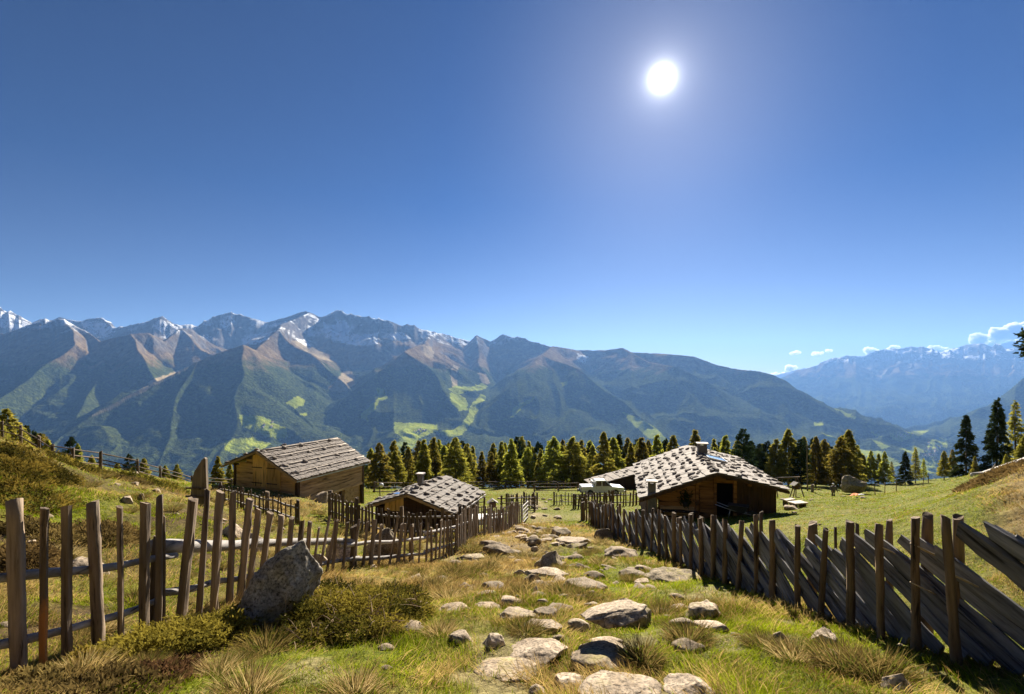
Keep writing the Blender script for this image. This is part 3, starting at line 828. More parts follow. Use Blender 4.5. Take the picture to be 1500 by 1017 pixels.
# ------------------------------------------------------------------ huts
ROOFSTONE = [rock_mesh('roof_stone', 1, .8, .42, k, 500+i, 3, M['roofstone']) for i, k in enumerate(['slab','angular','round','slab','angular'])]
FOOT = []
class Hut:
    """local frame: x along the gable seen from the track (from its left eave), y back along the ridge, z up from the root"""
    def __init__(s, name, label, cat, FL, ux, W, L, zl, zr, xr, zz, base):
        s.W, s.L = W, L
        s.root = empty(name, (FL[0], FL[1], base), math.atan2(ux[1], ux[0]), label, cat)
        s.zl, s.zr, s.xr, s.zz, s.base = zl-base, zr-base, xr, zz-base, base
        s.Mw = WM[s.root]
        c = s.Mw @ Vector((W/2, L/2, 0)); FOOT.append((s.Mw.inverted(), W, L))
    def roofz(s, x):
        return s.zl+(s.zz-s.zl)*x/s.xr if x <= s.xr else s.zz+(s.zr-s.zz)*(x-s.xr)/(s.W-s.xr)
    def roof(s, mat, courses=6, pw=.2, slab=.07, barge='barge', seed=1):
        rg = random.Random(seed)
        m = MB()
        for (xa, za, xb, zb) in ((s.xr, s.zz, 0, s.zl), (s.xr, s.zz, s.W, s.zr)):
            v = Vector((xb-xa, 0, zb-za)); n = Vector((-(zb-za), 0, xb-xa)).normalized()
            if n.z < 0: n = -n
            o = -n*slab
            c = [Vector((xa,0,za)), Vector((xb,0,zb)), Vector((xb,s.L,zb)), Vector((xa,s.L,za))]
            m.quadbox([p+o for p in c]+[p-n*.004 for p in c])
        rf = m.build('roof', M['barge'], s.root, fix=True)
        m = MB()
        for side, (xb, zb) in enumerate(((0, s.zl), (s.W, s.zr))):
            top = Vector((s.xr, 0, s.zz)); v = Vector((xb, 0, zb))-top; Ls = v.length; v.normalize()
            n = Vector((-v.z, 0, v.x)); n = n if n.z > 0 else -n
            cl = Ls/courses
            for k in range(courses):
                y = -.06
                while y < s.L+.02:
                    w = pw*rg.uniform(.6, 1.35)
                    a0 = top + v*(max(0, k*cl-.12+rg.uniform(-.03,.03))); a1 = top + v*((k+1)*cl+rg.uniform(-.02,.07))
                    t = .022*rg.uniform(.8, 1.3); lift = .052 + rg.uniform(0, .02)
                    sk = rg.uniform(-.015, .015)
                    p = [a0+n*.004, a1+n*lift]
                    q = []
                    for base_, dz in ((0, 0), (t, 1)):
                        for pt, yy in ((p[0], y), (p[1], y+sk), (p[1], y+w*.97+sk), (p[0], y+w*.97)):
                            q.append(pt+n*base_+Vector((0, yy, 0))+n*rg.uniform(0,.006))
                    m.quadbox(q); y += w
        m.build('shingle_covering', M[mat], rf, s.Mw, fix=True)
        if barge:
            for yy in (-.06, s.L+.03):
                for (xb, zb) in ((0, s.zl), (s.W, s.zr)):
                    m = MB(); m.beam((s.xr, yy, s.zz-.09), (xb, yy, zb-.09), .045, .13); m.build('barge_board', M[barge], rf, s.Mw)
        s.rf = rf; return rf
    def on_roof(s, t, y, side, h=0):
        """t from ridge 0 to eave 1"""
        xb, zb = ((0, s.zl), (s.W, s.zr))[side]
        p = Vector((s.xr+(xb-s.xr)*t, y, s.zz+(zb-s.zz)*t)); v = Vector((xb-s.xr, 0, zb-s.zz)).normalized()
        n = Vector((-v.z, 0, v.x)); n = n if n.z > 0 else -n
        return p+n*h, n, v
    def stone(s, t, y, side, size, label, group):
        p, n, v = s.on_roof(t, y, side, .06+size*.16)
        o = bpy.data.objects.new('roof_stone', random.choice(ROOFSTONE))
        R = Matrix((v, n.cross(v), n)).transposed().to_4x4()
        put(o, None, s.Mw @ Matrix.Translation(p) @ R @ Matrix.Rotation(random.uniform(0, 6.3), 4, 'Z') @ Matrix.Diagonal((size*random.uniform(.8,1.2), size*random.uniform(.8,1.1), size*random.uniform(.8,1.3), 1)))
        props(o, label, 'stone', group)
    def logs(s, name, mat, x0, x1, z0, z1, y, rh=.19, th=.14, clip=True, parent=None, yaxis=False):
        """rows of squared logs in the plane y (or along y when yaxis, at x=y)"""
        m = MB(); z = z0; k = 0
        while z < z1-1e-3:
            za = min(z+rh*random.uniform(.85, 1.15), z1)
            a, b = x0, x1
            if clip and not yaxis:
                lim = za+.02
                if lim > s.zl-.1:
                    a = max(a, (lim-s.zl+.12)/(s.zz-s.zl)*s.xr); b = min(b, s.W-(lim-s.zr+.12)/(s.zz-s.zr)*(s.W-s.xr))
            if b-a > .1:
                o = random.uniform(-.012, .012)
                if yaxis: m.box(y+o-th/2, y+o+th/2, a, b, z+.008, za-.004)
                else: m.box(a, b, y+o-th/2, y+o+th/2, z+.008, za-.004)
            z = za; k += 1
        return m.build(name, M[mat], parent or s.root, s.Mw, bevel=.012)
    def boards(s, name, mat, x0, x1, z0, ztop, y, w=.16, th=.04, parent=None):
        m = MB(); x = x0
        while x < x1-.02:
            xa = min(x+w*random.uniform(.7, 1.3), x1); o = random.uniform(-.01, .01)
            zt = min(ztop, min(s.roofz(x), s.roofz(xa))-.09)
            if zt > z0: m.box(x+.006, xa-.004, y+o-th/2, y+o+th/2, z0+random.uniform(-.01,.01), zt)
            x = xa
        return m.build(name, M[mat], parent or s.root, s.Mw)
    def bx(s, name, mat, *b, parent=None, bevel=0):
        m = MB(); m.box(*b); return m.build(name, M[mat], parent or s.root, s.Mw, bevel=bevel)

# ---- hay barn
A = Hut('hay_barn', 'light brown hay barn with stone weighted shingle roof and closed gable hatch', 'barn', (-18.2,30.83), (.949,-.315), 5.8, 7.3, -5.13, -5.72, 2.8, -4.08, -8.4)
A.roof('shingle_dark', 9, .15, seed=3)
x0, x1, yf, yb = .55, 5.35, .55, 7.0
gw = A.logs('front_wall', 'log_x', x0, x1, 1.3, A.zz-.12, yf, .2)
A.boards('gable_hatch', 'hatch', 2.05, 3.15, 2.05, 9, yf-.12, .17)
A.boards('gable_hatch', 'hatch', 3.18, 4.2, 1.95, 9, yf-.12, .17)
for xa in (2.05, 3.2):
    for zz in (2.25, 3.2):
        m = MB(); m.beam((xa-.05, yf-.155, zz), (xa+.75, yf-.155, zz), .03, .05); m.build('hinge', M['dark'], A.root, A.Mw)
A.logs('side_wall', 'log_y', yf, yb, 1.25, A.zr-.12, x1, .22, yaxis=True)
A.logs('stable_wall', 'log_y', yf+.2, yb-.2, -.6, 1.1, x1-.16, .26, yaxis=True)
A.bx('sill_beam', 'log_y', x1-.13, x1+.10, yf, yb, 1.1, 1.25)
for yy in (2.6, 3.6, 4.6):
    A.bx('stable_post', 'hut_v', x1-.07, x1+.07, yy-.08, yy+.08, -.6, 1.09)
m = MB(); 
for k in range(5): m.box(x1-.02, x1+.045, 5.0+k*.2, 5.19+k*.2, -.5, 1.08)
m.build('side_door', M['hut_lite'], A.root, A.Mw)
for xx, yy in ((x0, yf), (x1, yf), (x1, yb), (x0, yb)):
    A.bx('corner_post', 'hut_v', xx-.1, xx+.1, yy-.1, yy+.1, -.8, A.roofz(xx)-.13)
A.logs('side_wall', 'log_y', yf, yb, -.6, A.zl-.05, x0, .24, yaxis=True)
A.logs('back_wall', 'log_x', x0, x1, -.6, A.zz-.12, yb, .24)
A.bx('gutter', 'metal', A.W+.0, A.W+.07, -.05, A.L, A.zr-.11, A.zr-.06)
for t in (.06, .30, .56, .82):
    p0, n, v = A.on_roof(t, .05, 1, .10); p1, _, _ = A.on_roof(t, A.L-.05, 1, .10)
    m = MB(); m.tube([p0+(p1-p0)*k/8+n*random.uniform(-.01,.02) for k in range(9)], [.05]*9, 6); m.build('batten', M['batten'], A.rf, A.Mw, smooth=True)
    for k in range(5):
        A.stone(t+.015, .25+(A.L-.6)*(k+random.uniform(-.15,.15)+.15*(t*7 % 1))/4.4, 1, random.uniform(.16,.24), 'grey stone weighing down a batten on the hay barn roof', 'stones on the hay barn roof')
for t in (.05, .35, .62, .88):
    for k in range(2):
        A.stone(t, .12+k*2.2, 0, random.uniform(.16,.24), 'grey stone weighing down a batten on the hay barn roof', 'stones on the hay barn roof')

# ---- small hut
C = Hut('small_hut', 'small low dark hut with stone covered grey shingle roof behind the picket fences', 'hut', (-2.95-.967*5.09,25.2+.254*5.09), (.967,-.254), 5.09, 5.04, -6.60, -6.69, 2.46, -5.80, -8.6)
C.roof('shingle_x', 6, .19, seed=5)
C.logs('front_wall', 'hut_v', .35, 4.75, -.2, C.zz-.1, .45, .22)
C.boards('gable_boarding', 'hatch', .95, 2.05, 1.75, 9, .33, .18)
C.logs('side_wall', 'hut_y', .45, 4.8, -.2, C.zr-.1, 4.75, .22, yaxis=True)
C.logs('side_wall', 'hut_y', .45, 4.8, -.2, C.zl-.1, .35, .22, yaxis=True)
C.logs('back_wall', 'hut_x', .35, 4.75, -.2, C.zz-.1, 4.8, .22)
C.bx('gutter', 'rail_y', C.W+.01, C.W+.09, -.05, C.L, C.zr-.13, C.zr-.07)
def chimney(h, x, y, w, z0, z1, cap='slate', mat='plaster', capw=.14):
    c = h.bx('chimney', mat, x-w/2, x+w/2, y-w/2, y+w/2, z0, z1, bevel=.015)
    for a, b in ((-1,-1),(1,-1),(1,1),(-1,1)):
        h.bx('cap_support', mat, x+a*w*.36-.05, x+a*w*.36+.05, y+b*w*.36-.05, y+b*w*.36+.05, z1, z1+.1, parent=c)
    h.bx('chimney_cap', cap, x-w/2-capw*.6, x+w/2+capw*.6, y-w/2-capw*.6, y+w/2+capw*.6, z1+.102, z1+.17, parent=c, bevel=.015)
p, n, v = C.on_roof(.12, 2.2, 0); chimney(C, p.x, p.y, .27, p.z-.3, p.z+.62)
for side in (0, 1):
    for r, t in enumerate((.04, .27, .5, .73, .94)):
        for k in range(5 if side else 4):
            C.stone(t+random.uniform(-.03,.03), .25+(C.L-.5)*(k+.5*(r % 2)+random.uniform(-.12,.12))/4.6, side, random.uniform(.15,.23), 'flat stone weighing down the shingles of the small low hut', 'stones on the small hut roof')
C.bx('skylight', 'panel', 1.35, 1.85, .5, .9, C.roofz(1.6)+.08, C.roofz(1.6)+.11)

# ---- big hut
B = Hut('alpine_hut', 'big wooden alpine hut with stone covered shingle roof and two chimneys', 'hut', (6.49,25.0), (.977,-.213), 6.94, 10.75, -5.87, -5.13, 3.71, -4.40, -7.75)
B.roof('shingle_x', 7, .2, barge='hut_v', seed=9)
yf = .75
B.logs('front_wall', 'hut_x', .95, 3.78, -.3, B.zz-.12, yf, .19)
B.logs('front_wall', 'hut_x', 4.62, 5.0, -.3, B.zz-.12, yf, .19)
B.logs('door_lintel', 'hut_x', 3.78, 4.62, 2.72, B.zz-.12, yf, .19)
B.boards('wall_panel', 'hut_x', 1.0, 2.95, 1.10, 9, yf-.10, .3)
m = MB()
for k in range(5): m.box(1.05+.0*k, 2.72, yf-.16, yf-.09, .62+k*.17, .783+k*.17)
m.build('wall_panel', M['hut_lite'], B.root, B.Mw)
m = MB()
for k in range(9): m.box(3.0, 3.68, yf-.13, yf-.075, .55+k*.2, .745+k*.2)
m.build('wall_panel', M['hut_x'], B.root, B.Mw)
for xx in (2.86, 3.72, 4.66):
    B.bx('door_post', 'hut_x', xx-.07, xx+.07, yf-.17, yf+.06, -.2, B.roofz(xx)-.14)
B.boards('lean_to_boarding', 'hut_v', 4.75, 6.55, -.1, 9, yf-.12, .17)
B.boards('corner_boarding', 'hut_lite', .42, .93, -.4, 9, yf-.05, .2)
B.bx('dark_interior', 'dark', 3.3, 5.0, 2.2, 2.3, -.3, 2.9)  # near-black panel behind the doorway, the room's shade put into its colour
B.bx('door_leaf', 'hut_v', 3.80, 3.86, yf+.08, yf+.9, -.1, 2.65)
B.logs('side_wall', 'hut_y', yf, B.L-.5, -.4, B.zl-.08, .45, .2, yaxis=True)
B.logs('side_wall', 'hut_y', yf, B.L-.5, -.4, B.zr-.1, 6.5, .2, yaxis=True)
B.logs('back_wall', 'hut_x', .45, 6.5, -.4, B.zz-.12, B.L-.5, .2)
for xx, zz in ((.9, 2.0), (2.86, 2.75), (3.71, 3.1), (5.2, 2.9)):
    B.bx('purlin_end', 'hut_x', xx-.08, xx+.08, -.02, yf, B.roofz(xx)-.27, B.roofz(xx)-.09)
chimney(B, .62, .32, .38, 1.0, 2.62)
p, n, v = B.on_roof(.10, 6.6, 1); chimney(B, p.x, p.y, .52, p.z-.4, p.z+.62)
p0, n, v = B.on_roof(.10, 5.2, 1, .12)
m = MB(); q = []
for t, y in ((.10,4.6),(.42,4.6),(.42,6.2),(.10,6.2)): q.append(B.on_roof(t, y, 1, .13)[0])
m.quadbox(q+[a+n*.04 for a in q]); sp = m.build('solar_panel', M['panel'], B.rf, B.Mw, fix=True)
m = MB()
for a_, b_ in ((0,1),(1,2),(2,3),(3,0)): m.beam(q[a_]+n*.03, q[b_]+n*.03, .05, .075, n)
m.build('panel_frame', M['metal'], sp, B.Mw)
for side in (0, 1):
    rows = 8
    for r in range(rows):
        t = .03+.92*r/(rows-1)
        for k in range(9):
            y = .3+(B.L-.6)*(k+.5*(r % 2)+random.uniform(-.2,.2))/9.2
            if side == 1 and .03 < t < .5 and 4.3 < y < 6.5: continue
            if y > B.L-.1: continue
            for q_ in range(1 if random.random() < .55 else 2):
                if len([1 for o in COL.objects if o.name.startswith('roof_stone')]) > 292: break
                B.stone(min(.99, t+random.uniform(-.035,.035)), min(B.L-.15, y+q_*.26), side, random.uniform(.13,.22), 'flat stone weighing down the shingles of the big alpine hut', 'stones on the alpine hut roof')

# things by the big hut
def atB(x, y, z=0.0):
    w = B.Mw @ Vector((x, y, 0)); return Vector((w.x, w.y, gz(w.x, w.y)+z))
q = B.Mw @ Vector((2.3, .55, 1.9))
r = empty('hanging_plant', q, 0, 'dark bushy plant in a pot hanging on the front wall of the big hut', 'plant')
m = MB(); m.tube([(0,0,-.42),(0,0,-.40),(0,0,-.2),(0,0,-.18)], [.08,.10,.14,.13], 10); m.build('pot', M['black'], r)
n_ = 260; bp = RNG.normal(size=(n_,3))*np.array([.16,.07,.22]); dd = RNG.normal(size=(n_,3)); dd /= np.linalg.norm(dd,axis=1)[:,None]
v_, f_, s_, c_ = blades(bp, dd, np.full(n_,.14), np.full(n_,.05), np.tile([0,0,-.04],(n_,1)), np.tile([.035,.06,.02],(n_,1)))
me = mesh_np('foliage', v_, f_, s_, False, c_); me.materials.append(M['juniper']); put(bpy.data.objects.new('foliage', me), r, WM[r])
# bench under the wall
bq = atB(1.9, .25)
r = empty('wall_bench', bq, math.atan2(-.213,.977), 'long dark bench standing against the front wall of the big hut', 'bench')
for nm, b in (('seat', (-.95,.95,-.16,.18,.42,.47)), ('leg', (-.8,-.72,-.14,.16,-.1,.42)), ('leg', (.72,.8,-.14,.16,-.1,.42)), ('stretcher', (-.72,.72,-.02,.04,.14,.2))):
    m = MB(); m.box(*b); m.build(nm, M['hut_v'], r)
# bicycle-like dark machine near the door: a wheelbarrow
wq = atB(4.5, -.55)
r = empty('wheelbarrow', wq, -.5, 'dark wheelbarrow parked in the shade before the open hut door', 'wheelbarrow')
m = MB(); m.quadbox([(-.25,-.22,.32),(.3,-.2,.28),(.3,.2,.28),(-.25,.22,.32),(-.4,-.32,.62),(.5,-.3,.6),(.5,.3,.6),(-.4,.32,.62)]); m.build('tray', M['black'], r)
m = MB(); m.tube([(.62,y_,.2) for y_ in (-.045,.045)], [.2,.2], 14); m.build('wheel', M['tyre'], r)
for sy in (-1, 1):
    m = MB(); m.tube([(.66,sy*.06,.2),(.2,sy*.18,.3),(-.4,sy*.25,.42),(-.95,sy*.28,.58)], [.02]*4, 6); m.build('handle', M['metal'], r, smooth=True)
    m = MB(); m.tube([(-.3,sy*.22,.38),(-.36,sy*.26,-.02)], [.018]*2, 6); m.build('leg', M['metal'], r, smooth=True)
# plank tables beside the hut
def trestle(px, Y, rot, L, W, label):
    p = at(px, Y); r = empty('plank_table', p, rot, label, 'table')
    for k in range(3): 
        m = MB(); m.box(-L/2+random.uniform(-.05,.05), L/2, -W/2+k*W/3+.008, -W/2+(k+1)*W/3-.008, .26, .32); m.build('top_plank', M['batten'], r, WM[r])
    for sx in (-1, 1):
        m = MB(); m.box(sx*L*.33-.07, sx*L*.33+.07, -W*.36, W*.36, -.25, .258); m.build('trestle', M['darkpost'], r)
trestle(1169, 26.6, .25, .85, .55, 'pale plank table on the grass beside the big hut')
trestle(1155, 28.6, .45, .8, .35, 'narrow pale plank bench just behind the plank table by the big hut')
rock((1153,743,1172,750),'slab','rock_pale','flat pale stone on the ground in front of the plank table',81,Y=25.8,sub=4)
bq = atB(.9, -.3); r = empty('folded_sheet', bq, 0, 'crumpled blue sheet lying by the corner of the big hut', 'sheet')
v_, f_ = ico(3); v2 = v_*np.array([.34,.24,.14]); v2 = v2*(1+.3*noise(v_[:,0]*3,v_[:,1]*3,v_[:,2]*3))[:,None]
me = mesh_np('sheet_body', v2, f_.ravel(), np.full(len(f_),3), True); me.materials.append(M['blue']); put(bpy.data.objects.new('sheet_body', me), r, WM[r] @ Matrix.Translation((0,0,.08)))

# ---- low shed behind the big hut, and a little shed under the trees
D = Hut('low_shed', 'low dark shed with stone covered roof behind the big hut near the pickup', 'shed', (10.8,66.0), (.99,.12), 13.5, 4.0, -13.75, -13.3, 7.2, -12.0, -15.3)
D.roof('shingle_dark', 7, .3, barge='hut_v', seed=13)
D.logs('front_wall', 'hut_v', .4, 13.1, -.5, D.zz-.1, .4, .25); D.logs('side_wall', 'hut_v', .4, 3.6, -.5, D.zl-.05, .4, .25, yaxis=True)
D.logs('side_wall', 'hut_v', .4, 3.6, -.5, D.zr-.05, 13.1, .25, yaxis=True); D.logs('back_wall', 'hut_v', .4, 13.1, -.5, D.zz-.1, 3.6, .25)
for k in range(10):
    D.stone(random.uniform(.05,.95), random.uniform(.3,3.6), 0, random.uniform(.22,.34), 'flat stone on the roof of the low shed behind the hut', 'stones on the low shed roof')
p = at(1121, 66)
E = Hut('tiny_shed', 'tiny grey shed with pale roof at the edge of the trees behind the hut', 'shed', (p.x-.6, p.y), (1, 0), 1.5, 1.6, p.z+1.35, p.z+1.35, .75, p.z+1.95, p.z)
E.zl += 0; E.roof('shingle_x', 2, .2, barge=None, seed=15)
E.logs('front_wall', 'rail', .12, 1.38, -.2, E.zz-.1, .12, .2); E.logs('side_wall', 'rail', .12, 1.45, -.2, E.zl-.05, .14, .2, yaxis=True); E.logs('side_wall', 'rail', .12, 1.45, -.2, E.zl-.05, 1.36, .2, yaxis=True)

# ------------------------------------------------------------------ pickup truck
def truck():
    p = at(881, 58.5); r = empty('pickup_truck', p, .06, 'white double cab pickup truck parked behind the picket fence', 'truck')
    Wd = .88
    def profile(pts, y0, y1, name, mat, parent=r, bev=.05):
        m = MB(); m.prism(pts, y0, y1); return m.build(name, M[mat], parent, WM[r], bevel=bev, smooth=False)
    # body: bed, sills, bonnet, with wheel arches cut in the outline
    def arch(cx, rr, n=8, z=.42): return [(cx+rr*math.cos(a), z+rr*math.sin(a)) for a in np.linspace(math.pi, 0, n)]
    low = [(-2.55,.48)] + [(-1.9,.45)] + arch(-1.5,.40) + [(-1.05,.40),(1.05,.40)] + arch(1.52,.40) + [(2.0,.42),(2.5,.46)]
    top = [(2.52,.80),(2.42,.98),(1.35,1.10),(.95,1.13),(-.85,1.13),(-2.5,1.13),(-2.56,1.0)]
    body = profile(low+top, -Wd, Wd, 'body', 'white', bev=.03)
    cab = MB()
    lo = [(-.95,1.13),(1.05,1.13)]; hi = [(-.80,1.72),(.25,1.74)]
    a, b = .86, .70
    cab.quadbox([(-1.0,-a,1.12),(1.15,-a,1.12),(1.15,a,1.12),(-1.0,a,1.12),(-.82,-b,1.84),(.30,-b,1.84),(.30,b,1.84),(-.82,b,1.84)])
    cab.build('cab', M['white'], r, WM[r], bevel=.06)
    def pane(pts, name, th=.012):
        n = (Vector(pts[1])-Vector(pts[0])).cross(Vector(pts[2])-Vector(pts[0])).normalized()*th
        m = MB(); m.quadbox([Vector(q)-n for q in pts]+[Vector(q)+n for q in pts]); m.build(name, M['glass'], r, WM[r], fix=True)
    for s in (-1, 1):
        yl = lambda z: s*(a+(b-a)*(z-1.12)/.72+.006)
        for q in ([(-.86,1.20),(-.18,1.20),(-.18,1.70),(-.74,1.70)], [(-.08,1.20),(.88,1.20),(.34,1.70),(-.08,1.70)]):
            pane([(x, yl(z), z) for x, z in q], 'side_window')
        m = MB(); m.box(.85,1.02, s*.88-(.12 if s < 0 else 0), s*.88+(.12 if s > 0 else 0), 1.12,1.28); m.build('wing_mirror', M['black'], r, WM[r], bevel=.02)
        for x in (-.12,-.72): m = MB(); m.box(x-.14,x-.02, s*.885-.015, s*.885+.015, .98,1.01); m.build('door_handle', M['black'], r, WM[r])
        m = MB(); m.box(2.38,2.535, s*.72-.14, s*.72+.14, .80,.95); m.build('headlight', M['lamp'], r, WM[r], bevel=.02)
        m = MB(); m.box(-2.575,-2.50, s*.79-.08, s*.79+.08, .78,1.05); m.build('tail_light', M['redlamp'], r, WM[r], bevel=.01)
        for x in (-1.5, 1.52):
            m = MB(); m.tube([(x, s*.66, .36),(x, s*.68, .36),(x, s*.86, .36),(x, s*.88, .36)], [.30,.36,.36,.30], 24); w = m.build('wheel', M['tyre'], r, WM[r], smooth=False)
            m = MB(); m.tube([(x, s*.87, .36),(x, s*.892, .36)], [.22,.20], 16); m.build('rim', M['rim'], w, WM[r])
    f = lambda x: 1.12+(1.15-x)/(1.15-.30)*.72
    pane([(1.07+.012,-.74,f(1.07)),(1.07+.012,.74,f(1.07)),(.40+.012,.64,f(.40)),(.40+.012,-.64,f(.40))], 'windscreen')
    pane([(-.985,-.7,1.2),(-.985,.7,1.2),(-.85,.62,1.62),(-.85,-.62,1.62)], 'rear_window')
    m = MB(); m.box(2.44,2.62,-.86,.86,.44,.62); m.build('bumper', M['black'], r, WM[r], bevel=.03)
    m = MB(); m.box(-2.70,-2.55,-.84,.84,.46,.60); m.build('bumper', M['black'], r, WM[r], bevel=.03)
    m = MB(); m.box(2.515,2.55,-.45,.45,.66,.88); m.build('grille', M['black'], r, WM[r])
    m = MB(); m.box(-2.46,-1.30,-.80,.80,1.128,1.16); m.build('bed_cover', M['white'], r, WM[r], bevel=.02)
    m = MB()
    for y in (-.7,.7): m.tube([(-1.05,y,1.12),(-1.12,y,1.62),(-1.15,y*.9,1.68)], [.03]*3, 6)
    m.tube([(-1.15,-.63,1.68),(-1.15,.63,1.68)], [.03]*2, 6); m.build('roll_bar', M['metal'], r, WM[r])
truck()

# ------------------------------------------------------------------ small things of the meadow
def swing():
    b = at(1167.5, 46); r = empty('swing_frame', b, 0, 'wooden swing frame with one long beam on a tripod in the meadow', 'swing')
    I = Matrix.Identity(4)
    q = at(1137, 44.5); top = ray(1167.5, 699, 46); tl = ray(1134, 701, 44.5)
    def st(n, p0, p1, w, mat='darkpost'): stick(n, p0, p1, w, w, mat, r, 'round', (1,.3,.2), rings=4)
    st('beam', tl+Vector((-.1,0,0)), top+Vector((.25,0,0)), .15)
    for dx, dy in ((-.35,.6),(.1,.9),(.35,-.5)): st('leg', Vector((b.x+dx*1.3, b.y+dy, gz(b.x+dx*1.3, b.y+dy)-.1)), top+Vector((dx*.1,dy*.08,-.05)), .10)
    for dx in (-.1, .35): st('leg', Vector((q.x+dx, q.y+.3, gz(q.x+dx, q.y+.3)-.1)), tl+Vector((.1,0,-.03)), .10)
    for f in (.35, .6):
        m = MB(); pt = tl+(top-tl)*f; m.tube([pt, pt-Vector((0,0,1.0))], [.012]*2, 5); m.build('swing_rope', M['twig'], r, I)
    m = MB(); pt = tl+(top-tl)*.475-Vector((0,0,1.0)); m.box(pt.x-.32,pt.x+.32,pt.y-.1,pt.y+.1,pt.z-.02,pt.z+.02); m.build('swing_seat', M['batten'], r, I)
swing()
def bird_box(name, label, base, h, w, mat='darkpost', cat='bird house'):
    r = empty(name, base, .15, label, cat)
    z = h
    stick('pole', base-Vector((0,0,.1)), base+Vector((0,0,h)), .09, .09, mat, r, 'round', rings=4)
    m = MB(); m.box(-w/2,w/2,-w*.4,w*.4,z,z+w*.8); m.build('box', M['hut_v'], r)
    m = MB(); m.prism([(-w*.85,z+w*.72),(0,z+w*1.3),(w*.85,z+w*.72),(w*.75,z+w*.66),(0,z+w*1.18),(-w*.75,z+w*.66)], -w*.6, w*.6); m.build('box_roof', M['shingle_x'], r, fix=True)
bird_box('bird_house', 'bird house with pale roof standing under the swing frame beam', at(1166, 44.0), .85, .5)
bird_box('bird_house', 'small roofed bird house on a post behind the near picket fence end', at(721.5, 25.5), 1.15, .34)
bp_ = at(558, 34)
r = empty('lamp_post', bp_, 0, 'thin post with a small globe lamp left of the small hut', 'lamp')
stick('pole', bp_-Vector((0,0,.1)), ray(556, 716, 34), .07, .07, 'darkpost', r, 'round', rings=4)
t = ray(558.5, 711, 34); v_, f_ = ico(3)
me = mesh_np('lamp_globe', v_*.16, f_.ravel(), np.full(len(f_),3)); me.materials.append(M['lamp']); put(bpy.data.objects.new('lamp_globe', me), r, Matrix.Translation(t))
stick('bracket', ray(556,716,34), t, .05, .05, 'darkpost', r, 'round', rings=3)
pp = at(1183, 62); r = empty('pole', pp, 0, 'tall thin bare wooden pole casting a long thin shadow', 'pole')
stick('pole_shaft', pp-Vector((0,0,.2)), ray(1182, 652, 62), .17, .17, 'picket', r, 'round', rings=8, taper=.6)
m = MB(); t = ray(1182, 656, 62); m.box(t.x-.05,t.x+.05,t.y-.14,t.y-.04,t.z-.2,t.z); m.build('insulator', M['black'], r, Matrix.Identity(4))
pp = at(1190, 60); r = empty('tree_stump', pp, 0, 'short grey stump beside the tall thin pole', 'stump')
stick('stump_body', pp-Vector((0,0,.1)), pp+Vector((.05,0,.95)), .42, .38, 'picket', r, 'round', rings=6, taper=.8)
# white covered table between the small hut and the fence
pp = at(712, 25.0); r = empty('garden_table', pp, .2, 'garden table under a white cloth behind the picket fence by the small hut', 'table')
m = MB(); m.box(-.75,.75,-.42,.42,.70,.74); m.build('tabletop', M['batten'], r)
m = MB(); m.box(-.80,.80,-.47,.47,.742,.76); m.box(-.80,.80,-.485,-.472,.45,.755); m.box(-.815,-.802,-.47,.47,.5,.755); m.box(.802,.815,-.47,.47,.5,.755); m.build('table_cover', M['cloth_white'], r)
for sx in (-1,1):
    for sy in (-1,1):
        m = MB(); m.box(sx*.66-.035,sx*.66+.035,sy*.34-.035,sy*.34+.035,-.2,.70); m.build('leg', M['darkpost'], r)
# plank the person stands by, orange cloth and white bundle at the boulder
pp = at(1222, 50.5); r = empty('plank_walk', pp, .06, 'pale weathered plank platform lying in the meadow at a person\'s feet', 'planks')
for k in range(3):
    m = MB(); m.box(-.95,.95,-.45+k*.31,-.16+k*.31,.06,.12); m.build('plank', M['batten'], r)
for sx in (-.7,.7): m = MB(); m.box(sx-.05,sx+.05,-.42,.45,-.15,.058); m.build('bearer', M['darkpost'], r)
pp = at(1251, 54.5); r = empty('orange_cloth', pp, .25, 'bright orange cloth spread on the grass against the meadow boulder', 'cloth')
g = np.linspace(-1, 1, 15); X, Y = np.meshgrid(g, g); Z = .05+.28*sstep(-1,1,X)+.08*noise(X*2.5, Y*2.5)
V = np.stack([X.ravel()*.75, Y.ravel()*.45, Z.ravel()], 1); q = [[i*15+j, i*15+j+1, (i+1)*15+j+1, (i+1)*15+j] for i in range(14) for j in range(14)]
me = mesh_np('cloth_sheet', V, np.array(q).ravel(), np.full(len(q),4)); me.materials.append(M['cloth_orange']); put(bpy.data.objects.new('cloth_sheet', me), r, WM[r])
pp = at(1262, 54.2); r = empty('backpack', pp, 0, 'pale backpack lying beside the orange cloth at the boulder', 'backpack')
v_, f_ = ico(3); v2 = np.sign(v_)*np.abs(v_)**.75*np.array([.36,.22,.22]); me = mesh_np('bag', v2, f_.ravel(), np.full(len(f_),3)); me.materials.append(M['cloth_white']); put(bpy.data.objects.new('bag', me), r, WM[r] @ Matrix.Translation((0,0,.2)))
m = MB(); m.box(-.22,.22,-.26,-.19,.1,.26); m.build('pocket', M['black'], r, bevel=.03)
for sx in (-.14,.14):
    m = MB(); m.tube([(sx,.16,.1),(sx,.30,.2),(sx,.26,.36),(sx,.12,.42)], [.025]*4, 6); m.build('strap', M['black'], r, smooth=True)

